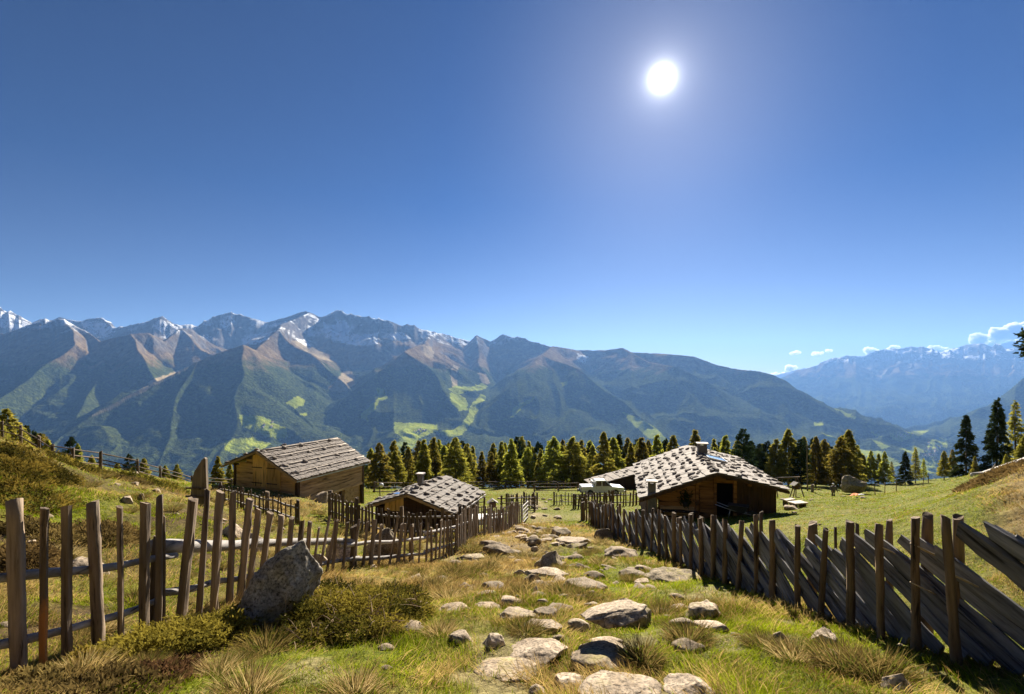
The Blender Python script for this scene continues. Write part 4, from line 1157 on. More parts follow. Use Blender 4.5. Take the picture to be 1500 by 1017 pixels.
# ------------------------------------------------------------------ person
def person():
    pp = at(1220.5, 50.2); pp.z += .1
    r = empty('person', pp, 0, 'person in a dark jacket and pale cap standing by the plank in the meadow', 'person')
    # continuous body by lofted rings joined with metaball-free remesh of tapered limbs
    def limb(bm, pts, rad, n=10, sq=(1, 1)):
        m = MB(); m.tube(pts, rad, n); return m
    parts = []
    def remesh(name, tubes, spheres, mat, vox):
        m = MB()
        for pts, rad in tubes: m.tube(pts, rad, 10)
        V = list(m.v); Fc = list(m.f)
        for c, s in spheres:
            v, f = ico(3); b = len(V)
            V += [tuple(np.array(c)+p*np.array(s)) for p in v]; Fc += [tuple(int(x)+b for x in q) for q in f]
        me = bpy.data.meshes.new(name); me.from_pydata(V, [], Fc); me.update()
        bm = bmesh.new(); bm.from_mesh(me); bmesh.ops.recalc_face_normals(bm, faces=bm.faces); bm.to_mesh(me); bm.free()
        me.materials.append(M[mat]); o = bpy.data.objects.new(name, me); put(o, r, WM[r])
        md = o.modifiers.new('remesh', 'REMESH'); md.mode = 'VOXEL'; md.voxel_size = vox; md.use_smooth_shade = True
        sm = o.modifiers.new('smooth', 'SMOOTH'); sm.factor = .5; sm.iterations = 4
        return o
    hd = (-.03, -.02, 1.60)
    legs = [([(s*.09,0,.90),(s*.10,-.02,.50),(s*.10,.02,.08)], [.088,.062,.045]) for s in (-1,1)]
    arms = [([(-.20,0,1.40),(-.27,-.02,1.14),(-.20,-.16,.98)], [.055,.045,.034]), ([(.20,0,1.40),(.29,-.03,1.15),(.33,-.12,.95)], [.055,.045,.034])]
    feet = [([(s*.10,.05,.05),(s*.11,-.16,.035)], [.05,.04]) for s in (-1,1)]
    fingers = []
    for hx, hy, hz, dx in ((-.20,-.16,.97,.3), (.335,-.125,.94,.1)):
        fingers.append(([(hx,hy,hz+.02),(hx+dx*.06,hy-.03,hz-.07)], [.034,.036]))
        for k, L in enumerate((.075,.085,.08,.065)):
            fx = hx+dx*.06+(k-1.5)*.019; fingers.append(([(fx,hy-.03,hz-.07),(fx,hy-.045,hz-.07-L*.6),(fx,hy-.035,hz-.07-L)], [.011,.010,.008]))
        fingers.append(([(hx+.03,hy-.03,hz-.02),(hx+.055,hy-.06,hz-.06),(hx+.05,hy-.07,hz-.09)], [.013,.012,.009]))
    torso = [([(0,0,.88),(0,0,1.05),(0,0,1.25),(0,0,1.42),(0,0,1.50)], [.15,.14,.165,.14,.055])]
    neck = [([(0,0,1.46),(-.02,-.01,1.56)], [.055,.05])]
    remesh('body', legs+arms+torso+neck+feet+fingers, [(hd, (.078,.098,.118)), ((hd[0],hd[1]-.098,hd[2]-.01),(.016,.026,.026)), ((hd[0]-.08,hd[1]+.01,hd[2]),(.015,.022,.032)), ((hd[0]+.08,hd[1]+.01,hd[2]),(.015,.022,.032)), ((hd[0],hd[1]-.088,hd[2]-.055),(.03,.012,.01))], 'skin', .011)
    jt = [([(0,0,.80),(0,0,1.05),(0,0,1.27),(0,0,1.43),(0,0,1.50)], [.195,.19,.205,.165,.08]), ([(-.19,0,1.42),(-.285,-.01,1.14),(-.21,-.14,1.0)], [.085,.075,.058]), ([(.19,0,1.42),(.30,-.02,1.15),(.335,-.10,.99)], [.085,.075,.058])]
    remesh('jacket', jt, [], 'jacket', .018)
    tr = [([(s*.085,0,.92),(s*.10,-.02,.50),(s*.10,.02,.09)], [.108,.082,.070]) for s in (-1,1)]+[([(0,0,.78),(0,0,.95)],[.15,.15])]
    remesh('trousers', tr, [], 'trousers', .018)
    remesh('cap', [([(hd[0],hd[1]-.04,hd[2]+.065),(hd[0],hd[1]-.17,hd[2]+.05)], [.06,.045])], [((hd[0],hd[1]+.005,hd[2]+.055),(.092,.112,.085))], 'cap', .012)
    remesh('boot', [([(-.10,.06,.06),(-.11,-.18,.05)],[.065,.052]), ([(-.10,.02,.05),(-.10,.02,.2)],[.06,.07])], [], 'black', .014)
    remesh('boot', [([(.10,.06,.06),(.11,-.18,.05)],[.065,.052]), ([(.10,.02,.05),(.10,.02,.2)],[.06,.07])], [], 'black', .014)
    for s in (-1, 1):
        v, f = ico(2); me = mesh_np('eye', v*.011, f.ravel(), np.full(len(f),3)); me.materials.append(M['black']); put(bpy.data.objects.new('eye', me), r, WM[r] @ Matrix.Translation((hd[0]+s*.032, hd[1]-.088, hd[2]+.012)))
person()

# ------------------------------------------------------------------ trees
def crown_mesh(name, kind, seed, R=.19, n=3600, base=.10):
    """unit-height crown of needle sprays set along drooping limbs"""
    rg = np.random.default_rng(seed)
    nb = {'larch': 240, 'spruce': 190, 'pine': 170}[kind]
    t = np.sort(rg.uniform(0, 1, nb))**(.85 if kind != 'pine' else .9)
    h = base + (1-base)*t*.985
    k = (h-base)/(1-base)
    if kind == 'larch': rad = R*(np.clip(1.05*(1-k)**.80, .02, 1))*rg.uniform(.68, 1.12, nb)*(1-.35*np.exp(-(k/.07)**2))
    elif kind == 'spruce': rad = R*((1-k)**.85+.02)*rg.uniform(.65, 1.12, nb)
    else: rad = R*np.clip(np.sqrt(np.maximum(1-k**2.4, 0))*(.65+.5*np.sin(math.pi*np.clip(k*.9+.15,0,1))), .04, 1)*rg.uniform(.7, 1.1, nb)
    az = rg.uniform(0, 2*math.pi, nb)
    bi = rg.choice(nb, n, p=(rad+.02)/(rad+.02).sum())
    u = rg.uniform(.12, 1.0, n)**.7
    droop = {'larch': .10, 'spruce': .30, 'pine': -.18}[kind]
    lift = {'larch': .22, 'spruce': .10, 'pine': .22}[kind]
    rr = rad[bi]*u
    x = np.cos(az[bi])*rr; y = np.sin(az[bi])*rr
    z = h[bi] + rad[bi]*(lift*u - (droop+lift*.6)*u**2)
    side = rg.normal(0, .10, n)*rr
    x += -np.sin(az[bi])*side; y += np.cos(az[bi])*side; z += rg.normal(0, .008, n)
    b = np.stack([x, y, z], 1)
    d = np.stack([np.cos(az[bi])*.8, np.sin(az[bi])*.8, np.full(n, -.25 if kind == 'spruce' else (.35 if kind == 'pine' else -.05))], 1) + rg.normal(0, .55, (n, 3))
    d /= np.linalg.norm(d, axis=1)[:, None]
    L = rg.uniform(.014, .032, n)*(1.15 if kind == 'larch' else 1.2); w = L*rg.uniform(.28, .5, n)
    c0 = {'larch': ((.15,.165,.028), (.46,.40,.06)), 'spruce': ((.03,.05,.018), (.085,.10,.03)), 'pine': ((.02,.038,.016), (.06,.08,.025))}[kind]
    cl = rg.uniform(0, 1, nb)[bi]*.6 + rg.uniform(0, 1, n)*.4
    col = np.array(c0[0])[None]*(1-cl[:, None]) + np.array(c0[1])[None]*cl[:, None]
    col = col*rg.uniform(.65, 1.25, n)[:, None]
    v, f, s, c = blades(b, d, L, w, np.stack([0*L, 0*L, -.008*np.ones(n)], 1), col)
    # limbs
    m = MB()
    for i in range(0, nb, 2):
        e = rad[i]*.85
        p = [(0, 0, h[i]), (math.cos(az[i])*e*.5, math.sin(az[i])*e*.5, h[i]+rad[i]*(lift*.45-(droop+lift*.6)*.22)), (math.cos(az[i])*e, math.sin(az[i])*e, h[i]+rad[i]*(lift*.85-(droop+lift*.6)*.72))]
        m.tube(p, [.0035, .0025, .001], 4, False)
    lv = np.array(m.v); lf = np.array(m.f)
    lc = np.tile([.05,.038,.025], (len(lv), 1))
    V, Fa, S, Cc = join_parts([(v, f, s, c), (lv, lf.ravel(), np.full(len(lf), 4), lc)])
    me = mesh_np(name, V, Fa, S, False, Cc); me.materials.append(M['larch' if kind == 'larch' else 'spruce'])
    return me

def trunk_mesh(seed):
    rg = random.Random(seed); m = MB()
    m.tube([(rg.uniform(-.006,.006), rg.uniform(-.006,.006), z) for z in (-.06, 0, .15, .4, .7, .97)], [.022, .018, .0145, .011, .006, .001], 7)
    me = bpy.data.meshes.new('trunk'); me.from_pydata(m.v, [], m.f); me.materials.append(M['bark']); me.polygons.foreach_set('use_smooth', [True]*len(me.polygons)); return me
CR = {'larch': [crown_mesh('crown', 'larch', 10+i, (.17,.27,.21,.24,.19,.30,.23,.26)[i], 11000, (.04,.10,.03,.16,.07,.03,.2,.05)[i]) for i in range(8)],
      'spruce': [crown_mesh('crown', 'spruce', 30+i, .155+.015*i, 8000, .03) for i in range(4)],
      'pine': [crown_mesh('crown', 'pine', 50+i, .155+.01*i, 8000, .06) for i in range(3)],
      'thin': [crown_mesh('crown', 'larch', 70+i, .14, 2600, .12) for i in range(2)]}
TR = [trunk_mesh(i) for i in range(4)]
def tree(kind, px, top, Y, label, group, wide=1.0, h=None):
    p = at(px, Y); H = h if h else ray(px, top, Y).z - p.z
    nm = {'larch': 'larch_tree', 'thin': 'larch_tree', 'spruce': 'spruce_tree', 'pine': 'pine_tree'}[kind]
    r = bpy.data.objects.new(nm, None); r.empty_display_size = .3
    W = Matrix.Translation(p) @ Matrix.Rotation(random.uniform(0, 6.28), 4, 'Z')
    put(r, None, W); props(r, label, {'larch':'larch','thin':'larch','spruce':'spruce','pine':'pine'}[kind], group)
    S = W @ Matrix.Diagonal((H*wide, H*wide, H, 1))
    c = bpy.data.objects.new('crown', random.choice(CR[kind])); put(c, r, S)
    t = bpy.data.objects.new('trunk', random.choice(TR)); put(t, r, W @ Matrix.Diagonal((H, H, H, 1)))
ORD = ['first','second','third','fourth','fifth','sixth','seventh','eighth','ninth','tenth','eleventh','twelfth','thirteenth','fourteenth','fifteenth','sixteenth','seventeenth','eighteenth','nineteenth','twentieth']
ZONES = [
 ('between the hay barn and the small hut roof', 'larches behind the small hut', [('larch',543,657,86),('larch',556,648,80),('larch',579,660,84),('larch',598,655,88),('larch',621,643,82),('larch',636,640,86),('larch',651,652,94),('larch',667,640,84),('larch',684,649,92)]),
 ('above the garden corner fences in the middle', 'larches above the garden fences', [('larch',706,661,86),('larch',720,662,84),('larch',735,646,86),('larch',749,643,82),('larch',773,655,90),('larch',792,657,86),('larch',811,640,84),('larch',824,652,92)]),
 ('behind the white pickup truck', 'larches behind the pickup', [('larch',839,640,84),('larch',852,645,90),('larch',868,652,86),('larch',884,632,80),('larch',899,640,88),('spruce',907,635,98),('larch',924,648,90)]),
 ('rising over the roof of the big hut', 'trees over the big hut roof', [('larch',940,640,88),('larch',950,645,92),('larch',963,636,86),('spruce',975,642,100),('larch',986,637,84),('larch',1018,629,86),('larch',1063,637,78),('pine',1089,628,74),('pine',1101,648,90),('pine',1112,650,84),('pine',1124,646,82)]),
 ('between the big hut and the meadow boulder', 'trees at the meadow edge', [('larch',1137,643,80),('larch',1155,629,78),('pine',1173,643,76),('larch',1195,640,78),('larch',1207,643,84),('larch',1232,640,76),('larch',1243,629,78),('larch',1255,652,84)]),
 ('past the boulder along the lower meadow edge', 'trees past the boulder', [('larch',1265,666,82),('larch',1276,660,84),('larch',1287,664,82),('larch',1296,661,80),('thin',1306,676,84),('spruce',1326,661,74),('thin',1341,656,74),('thin',1353,672,78)]),
 ('at the foot of the bank by the bleached log', 'trees by the bleached log', [('larch',1383,660,74),('larch',1395,658,78),('spruce',1415,607,70),('larch',1428,668,66),('spruce',1461,582,66),('larch',1474,665,60),('thin',1487,586,66),('larch',1499,640,60)]),
 ('on the steep slope behind the thin rail fence', 'trees behind the rail fence', [('larch',-6,612,50),('larch',10,598,52),('larch',26,618,56),('spruce',38,622,60),('spruce',50,630,62),('larch',60,634,58),('larch',70,644,56),('pine',104,640,48),('larch',114,650,50),('larch',134,667,52)]),
 ('near the white rock behind the rail fence', 'small trees by the white rock', [('pine',189,665,52),('larch',172,678,60),('larch',211,671,58),('larch',242,682,62),('larch',259,680,60),('larch',319,668,44),('larch',337,678,56)]),
]
for where, grp, ts in ZONES:
    cnt = {}
    ts = sorted(ts, key=lambda q: q[1])
    tot = {}
    for q in ts: tot[q[0]] = tot.get(q[0], 0)+1
    for kind, px, top, Y in ts:
        cnt[kind] = cnt.get(kind, 0)+1
        look = {'larch': 'olive gold larch', 'thin': 'sparse thin larch', 'spruce': 'dark pointed spruce', 'pine': 'dark bushy stone pine'}[kind]
        lab = f'{look} {where}' if tot[kind] == 1 else f'{look}, {ORD[cnt[kind]-1]} from left {where}'
        tree(kind, px, top, Y, lab, grp, (random.uniform(1.2, 1.6) if px < 1258 else random.uniform(.8,1.05)) if kind == 'larch' else random.uniform(1.0, 1.3))
# filler trees deeper in the wood, behind the first row
fill = [(px_, random.uniform(92, 108)) for px_ in [random.uniform(535, 1250) for _ in range(66)]]
for px, Y in fill:
    tree(random.choice(['larch','larch','larch','pine']), px, 0, Y, 'olive tree of the second row, half hidden behind the front trees of the wood', 'second row of trees in the wood', 1.1, h=random.uniform(7.0, 9.0)+(Y-92)*.18)
# a pine whose branch tips reach into the picture on the right
p = at(1536, 24.0)
r = empty('pine_tree', p, 0, 'dark pine at the picture edge with branch tips reaching in from the side', 'pine')
H = ray(1536, 470, 24).z-p.z
put(bpy.data.objects.new('trunk', TR[0]), r, WM[r] @ Matrix.Diagonal((H*.8,H*.8,H,1)))
m_ = crown_mesh('crown', 'pine', 99, .17, 2600, .70); put(bpy.data.objects.new('crown', m_), r, WM[r] @ Matrix.Diagonal((H*.95,H*.95,H,1)))

# ------------------------------------------------------------------ juniper and heather bushes
def bush(name, label, lobes, n, cols, twigs=40, cat='bush', L=(.05,.11), group=None, seed=1):
    rg = np.random.default_rng(seed)
    cx = np.mean([l[0] for l in lobes]); cy = np.mean([l[1] for l in lobes])
    r = empty(name, (cx, cy, gz(cx, cy)), 0, label, cat, group)
    vol = np.array([l[2]*l[3] for l in lobes]); li = rg.choice(len(lobes), n, p=vol/vol.sum())
    lo = np.array(lobes)[li]
    d = rg.normal(size=(n, 3)); d[:, 2] = np.abs(d[:, 2]); d /= np.linalg.norm(d, axis=1)[:, None]
    rad = rg.uniform(.55, 1.03, n)**.6
    lump = 1 + .30*noise(d[:,0]*3.2+lo[:,0]*3, d[:,1]*3.2+lo[:,1]*3, d[:,2]*3.2) + .26*noise(d[:,0]*7+lo[:,0], d[:,1]*7, d[:,2]*7)
    x = lo[:, 0]+d[:, 0]*lo[:, 2]*rad*lump; y = lo[:, 1]+d[:, 1]*lo[:, 3]*rad*lump
    z = ground(x, y) - .03 + d[:, 2]*lo[:, 4]*rad*lump
    b = np.stack([x, y, z], 1)
    dd = d*.7 + rg.normal(0, .5, (n, 3)) + np.array([0, 0, .25]); dd /= np.linalg.norm(dd, axis=1)[:, None]
    LL = rg.uniform(*L, n); w = LL*rg.uniform(.18, .34, n)
    t = np.clip(.5+.9*noise(x*2.2, y*2.2, z*2.2, 5) + rg.normal(0, .25, n), 0, 1)[:, None]
    col = np.array(cols[0])*(1-t)+np.array(cols[1])*t
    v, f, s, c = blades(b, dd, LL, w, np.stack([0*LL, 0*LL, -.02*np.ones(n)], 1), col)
    if twigs:
        m = MB()
        for _ in range(twigs):
            l = lobes[rg.integers(len(lobes))]; a = rg.uniform(0, 6.28); q = rg.uniform(.2, .95)
            x0 = l[0]+l[2]*q*math.cos(a); y0 = l[1]+l[3]*q*math.sin(a); z0 = gz(x0, y0)+l[4]*math.sqrt(max(0, 1-q*q))*rg.uniform(.7, 1.05)
            e = rg.normal(0, .12, 3); e[2] = abs(e[2])*.8
            p = Vector((x0, y0, z0)); m.tube([p, p+Vector(e)*.6+Vector((0,0,.015)), p+Vector(e)*1.1], [.005,.004,.002], 4, False)
        lv = np.array(m.v); lf = np.array(m.f)
        v, f, s, c = join_parts([(v, f, s, c), (lv, lf.ravel(), np.full(len(lf), 4), np.tile([.42,.33,.22], (len(lv), 1)))])
    v -= np.array(WM[r].translation)
    me = mesh_np('foliage', v, f, s, False, c); me.materials.append(M['juniper']); put(bpy.data.objects.new('foliage', me), r, WM[r])
    return r
OL = ((.05,.05,.010), (.30,.25,.04)); BR = ((.06,.038,.016), (.20,.13,.05))
def L_(px, Y, rx, ry, h):
    x = (px-CX)/F*Y; return (x, Y, rx, ry, h)
bush('juniper_bush', 'olive juniper bush spreading between the near pickets and the huge boulder', [L_(215,5.4,.5,.45,.22),L_(255,5.3,.55,.45,.30),L_(300,5.6,.55,.5,.34),L_(330,6.1,.4,.5,.3),L_(172,5.1,.3,.35,.18)], 24000, OL, 0, L=(.03,.075), seed=2)
bush('juniper_bush', 'wide olive juniper bush with bare twigs on the other side of the huge boulder', [L_(470,6.4,.5,.6,.35),L_(520,6.7,.6,.7,.36),L_(565,7.1,.6,.8,.30),L_(470,7.6,.7,.7,.32),L_(590,6.5,.42,.45,.24),L_(535,5.9,.6,.4,.22),L_(450,5.7,.35,.3,.2)], 38000, OL, 110, L=(.03,.075), seed=3)
bush('juniper_bush', 'dark olive shrub crowning the left bank at the picture edge', [L_(20,13.2,1.4,1.0,.40),L_(60,13.6,1.1,.9,.28),L_(-15,12.2,1.2,1.0,.5),L_(35,11.6,1.0,.9,.3)], 14000, OL, 0, L=(.05,.12), seed=4)
for i, (px, Y, rx, h, c, lab) in enumerate([
 (112,17.5,1.1,.35,OL,'olive heather clump at the foot of the rail fence'),(165,20,1.2,.35,BR,'brown heather clump below the thin rail fence'),(198,22,.9,.5,OL,'dark green clump against a rail fence post near the white rock'),
 (60,9.5,.8,.3,BR,'rust brown heather clump on the bank above the first pickets'),(150,10.5,.8,.25,BR,'brown heather clump above the fourth picket on the bank'),(30,8.0,.6,.28,BR,'dark brown heather clump between the first two pickets'),
 (1490,13,1.2,.28,BR,'brown heather mound on the right bank at the picture edge'),(1465,15.5,1.1,.25,BR,'rusty heather clump below the bleached log'),(1490,18.5,1.2,.3,BR,'brown shrub in the shade under the bleached log'),(1440,17,.7,.25,BR,'small brown heather tuft at the foot of the right bank'),
 (60,4.35,.5,.10,BR,'low brown heather patch below the first picket'),(150,4.15,.6,.10,BR,'low brown heather patch in the lower left turf'),(240,4.5,.4,.08,BR,'small brown heather patch under the juniper bush'),
 (130,4.9,.25,.16,OL,'small dark juniper tuft at the foot of the stout fourth picket'),(232,24,1.0,.35,OL,'olive clump on the bank below the weathered plank'),
]):
    bush('heather_clump' if c is BR else 'juniper_clump', lab, [L_(px,Y,rx,rx*.8,h),L_(px+20,Y+.4,rx*.7,rx*.7,h*.8)], 4200, c, 0, L=(.035+.003*Y,.065+.005*Y), seed=20+i)

# bleached fallen trunk on the right bank
r = empty('fallen_trunk', at(1465, 24.5), 0, 'bleached fallen tree trunk lying along the crest of the right bank', 'fallen tree')
pts = [ray(1424,708,24.0), ray(1440,700,24.2), ray(1452,693,24.5), ray(1462,690,24.7), ray(1475,685,25.0), ray(1490,679,25.3), ray(1512,671,25.8)]
pts = [Vector((q.x, q.y, max(gz(q.x, q.y)+.08, q.z))) for q in pts]
m = MB(); m.tube(pts, [.10,.17,.20,.19,.20,.17,.16], 10); m.build('trunk', M['deadwood'], r, Matrix.Identity(4), smooth=True)
for a_, d_ in ((2,(-.1,-.3,.5)),(4,(.3,-.2,.45)),(1,(-.4,-.2,.1))):
    m = MB(); q = pts[a_]; m.tube([q, q+Vector(d_)*.5, q+Vector(d_)], [.06,.045,.02], 6); m.build('branch_stub', M['deadwood'], r, Matrix.Identity(4), smooth=True)

# ------------------------------------------------------------------ grass
def clear_of(x, y):
    ok = np.ones(len(x), bool)
    for a, b, c, d in ROCKS:
        if c < .07: continue
        ok &= ((x-a)/(c*.80))**2+((y-b)/(d*.80))**2 > 1
    for Mi, W, L in FOOT:
        mi = np.array(Mi); lx = mi[0,0]*x+mi[0,1]*y+mi[0,3]; ly = mi[1,0]*x+mi[1,1]*y+mi[1,3]
        ok &= ~((lx > .3) & (lx < W-.3) & (ly > .4) & (ly < L-.4))
    return ok
def scatter(n, y0, y1, k=.2):
    """points over the field of view between two distances, evenly over the ground"""
    y = np.sqrt(RNG.uniform(y0*y0, y1*y1, n)); u = RNG.uniform(-1.06, 1.06, n)
    return u*y, y
GREEN0, GREEN1 = np.array([.085,.11,.005]), np.array([.28,.33,.012])
TAN0, TAN1 = np.array([.16,.10,.028]), np.array([.56,.40,.15])
def grass_batch(n, y0, y1, Lk, wmin):
    x, y = scatter(n, y0, y1); ok = clear_of(x, y); x, y = x[ok], y[ok]
    d, h, b = zones(x, y); keep = RNG.uniform(0, 1, len(x)) > np.clip(b*1.1+h*.35+.75*sstep(.05,.5,noise(x*2.2+7, y*2.2, seed=28))*(y < 26), 0, .97); x, y, d = x[keep], y[keep], d[keep]
    n = len(x)
    d = np.clip(d+RNG.normal(0, .16, n), 0, 1); isdry = RNG.uniform(0, 1, n) < d
    tus = np.clip(fbm(x*1.6, y*1.6, 3, 91)*1.8, 0, 1)
    L = Lk*np.where(isdry, RNG.uniform(.7, 1.5, n)*(1+1.4*tus), RNG.uniform(.5, 1.0, n)*(1+.6*tus))
    mead = np.maximum(sstep(24,32,y), sstep(4.6,5.6,x)); L = L*(1-.45*mead)
    a = RNG.uniform(0, 2*math.pi, n); lean = np.where(isdry, RNG.uniform(.15, 1.1, n), RNG.uniform(.1, .7, n))
    # neighbours in a tussock lie the same way
    flow = 3.0*noise(x*.7, y*.7, seed=13)
    a = np.where(RNG.uniform(0, 1, n) < .55, flow+RNG.normal(0, .5, n), a)
    dr = np.stack([np.cos(a)*lean, np.sin(a)*lean, np.ones(n)], 1); dr /= np.linalg.norm(dr, axis=1)[:, None]
    bend = np.stack([np.cos(a), np.sin(a), -np.ones(n)*.8], 1)*(L*RNG.uniform(.05, .45, n))[:, None]
    w = np.maximum(wmin, y*.00085)*RNG.uniform(.7, 1.3, n)
    t = RNG.uniform(0, 1, n)[:, None]; t = np.clip(t*.45+.55*(.5+.75*noise(x*2.6, y*2.6, seed=8)+.45*noise(x*6, y*6, seed=18))[:, None], 0, 1)
    col = np.where(isdry[:, None], TAN0*(1-t)+TAN1*t, GREEN0*(1-t)+GREEN1*t)
    bs = np.stack([x, y, ground(x, y)-.01], 1)
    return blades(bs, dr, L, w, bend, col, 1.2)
parts = [grass_batch(170000, 2.4, 7.5, .095, .0052), grass_batch(150000, 7.0, 14, .11, .0075), grass_batch(110000, 13, 28, .12, .01), grass_batch(120000, 26, 60, .15, .02), grass_batch(50000, 55, 95, .2, .04)]
V, Fa, S, C_ = join_parts(parts)
me = mesh_np('grass', V, Fa, S, False, C_); me.materials.append(M['grass'])
put(props(bpy.data.objects.new('grass', me), kind='stuff'))

# tussocks: a few shapes, each set down many times
def tussock_mesh(seed, n, R, H, dark):
    rg = np.random.default_rng(seed)
    a = rg.uniform(0, 6.28, n); rr = R*np.sqrt(rg.uniform(0, 1, n))
    b = np.stack([np.cos(a)*rr, np.sin(a)*rr, -.02*np.ones(n)], 1)
    lean = .15+1.0*rr/R*rg.uniform(.4, 1.2, n); a2 = a+rg.normal(0, .5, n)
    d = np.stack([np.cos(a2)*lean, np.sin(a2)*lean, np.ones(n)], 1); d /= np.linalg.norm(d, axis=1)[:, None]
    L = H*rg.uniform(.5, 1.15, n); w = .0055*rg.uniform(.7, 1.4, n)
    bend = np.stack([np.cos(a2)*.4, np.sin(a2)*.4, -np.ones(n)*.45], 1)*(L*rg.uniform(.1, .8, n))[:, None]
    t = rg.uniform(0, 1, n)[:, None]
    c0, c1 = ((.10,.075,.02), (.30,.215,.075)) if dark else ((.22,.15,.05), (.60,.46,.21))
    col = np.array(c0)*(1-t)+np.array(c1)*t
    g = (rg.uniform(0, 1, n) < .22)[:, None]; col = np.where(g, np.array([.09,.11,.015]), col)
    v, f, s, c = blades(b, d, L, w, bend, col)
    me = mesh_np('tussock', v, f, s, False, c); me.materials.append(M['grass']); return me
TM = [tussock_mesh(i, 700, .17, .26, i % 2 == 0) for i in range(6)]
def tussock(px, py, s, i, label, group=None):
    p = hit(px, py)
    o = bpy.data.objects.new('grass_tussock', TM[i]); put(o, None, Matrix.Translation(p) @ Matrix.Rotation(random.uniform(0, 6.28), 4, 'Z') @ Matrix.Diagonal((s, s, s*random.uniform(.85,1.15), 1)))
    props(o, label, 'grass tussock', group)
for px, py, s, i, lab in [
 (365,1014,1.0,1,'tall straw coloured tussock at the bottom edge under the huge boulder'),(520,1016,.9,1,'straw coloured tussock at the bottom edge right of the tallest one'),(320,985,.7,3,'pale tan tussock behind the tall straw coloured tussock'),
 (828,872,1.1,0,'dark olive brown tussock in front of the broad smooth stone'),(855,878,.8,2,'small dark tussock right beside the big dark tussock mid track'),(968,902,1.0,2,'brown tussock at the right end of the large angular boulder'),
 (940,968,.9,0,'dark rusty tussock at the right end of the split stone'),(1008,938,1.1,2,'dark green brown tussock in the bright turf below the pink slab'),(925,852,.9,0,'dark tussock in front of a rounded grey stone'),
 (640,862,1.1,3,'tan tussock just below the end of the leaning pickets'),(665,838,1.2,0,'brown tussock under the picket fence near a thin dark slab'),(690,808,1.3,2,'green brown tussock at the foot of the pale close set pickets'),
 (715,832,1.2,3,'tan tussock between the thin dark slab and the peaked stone'),(645,930,.8,1,'pale tussock left of the small pale rounded stone'),(1120,948,.9,2,'dark tussock below the dark rounded stone by the board fence'),(1240,975,1.2,0,'big brown tussock in front of the board fence shadow'),(1290,990,1.1,2,'dark tussock in shade by the pale pointed stone'),(1165,965,1.0,3,'tan tussock left of the big brown tussock'),
 (955,800,1.2,3,'tan tussock behind the layered slab'),(910,815,1.0,0,'brown tussock left of the layered slab'),(760,820,1.2,3,'pale tan tussock left of the peaked stone'),(230,955,.9,3,'tan tussock in the lower left grass below the juniper'),(120,985,.9,1,'straw tussock in the lower left corner'),
]: tussock(px, py, s, i, lab)
k = 0
while k < 120:
    y = random.uniform(4.5, 24); x = random.uniform(-4.2, 3.4) if random.random() < .62 else random.uniform(-16, -4.8)
    if abs(x/y) > 1.05 or any(((x-a)/(c+.05))**2+((y-b)/(d+.05))**2 < 1 for a, b, c, d in ROCKS): continue
    if x > 1.2 and y < 13 and random.random() < .75: continue
    o = bpy.data.objects.new('grass_tussock', random.choice(TM)); s = random.uniform(.5, 1.15)*(.8+.02*y)
    put(o, None, Matrix.Translation((x, y, gz(x, y))) @ Matrix.Rotation(random.uniform(0, 6.28), 4, 'Z') @ Matrix.Diagonal((s*1.15, s*1.15, s*.9, 1)))
    props(o, 'dry tan grass tussock growing among the other tussocks of the slope', 'grass tussock', 'dry grass tussocks'); k += 1

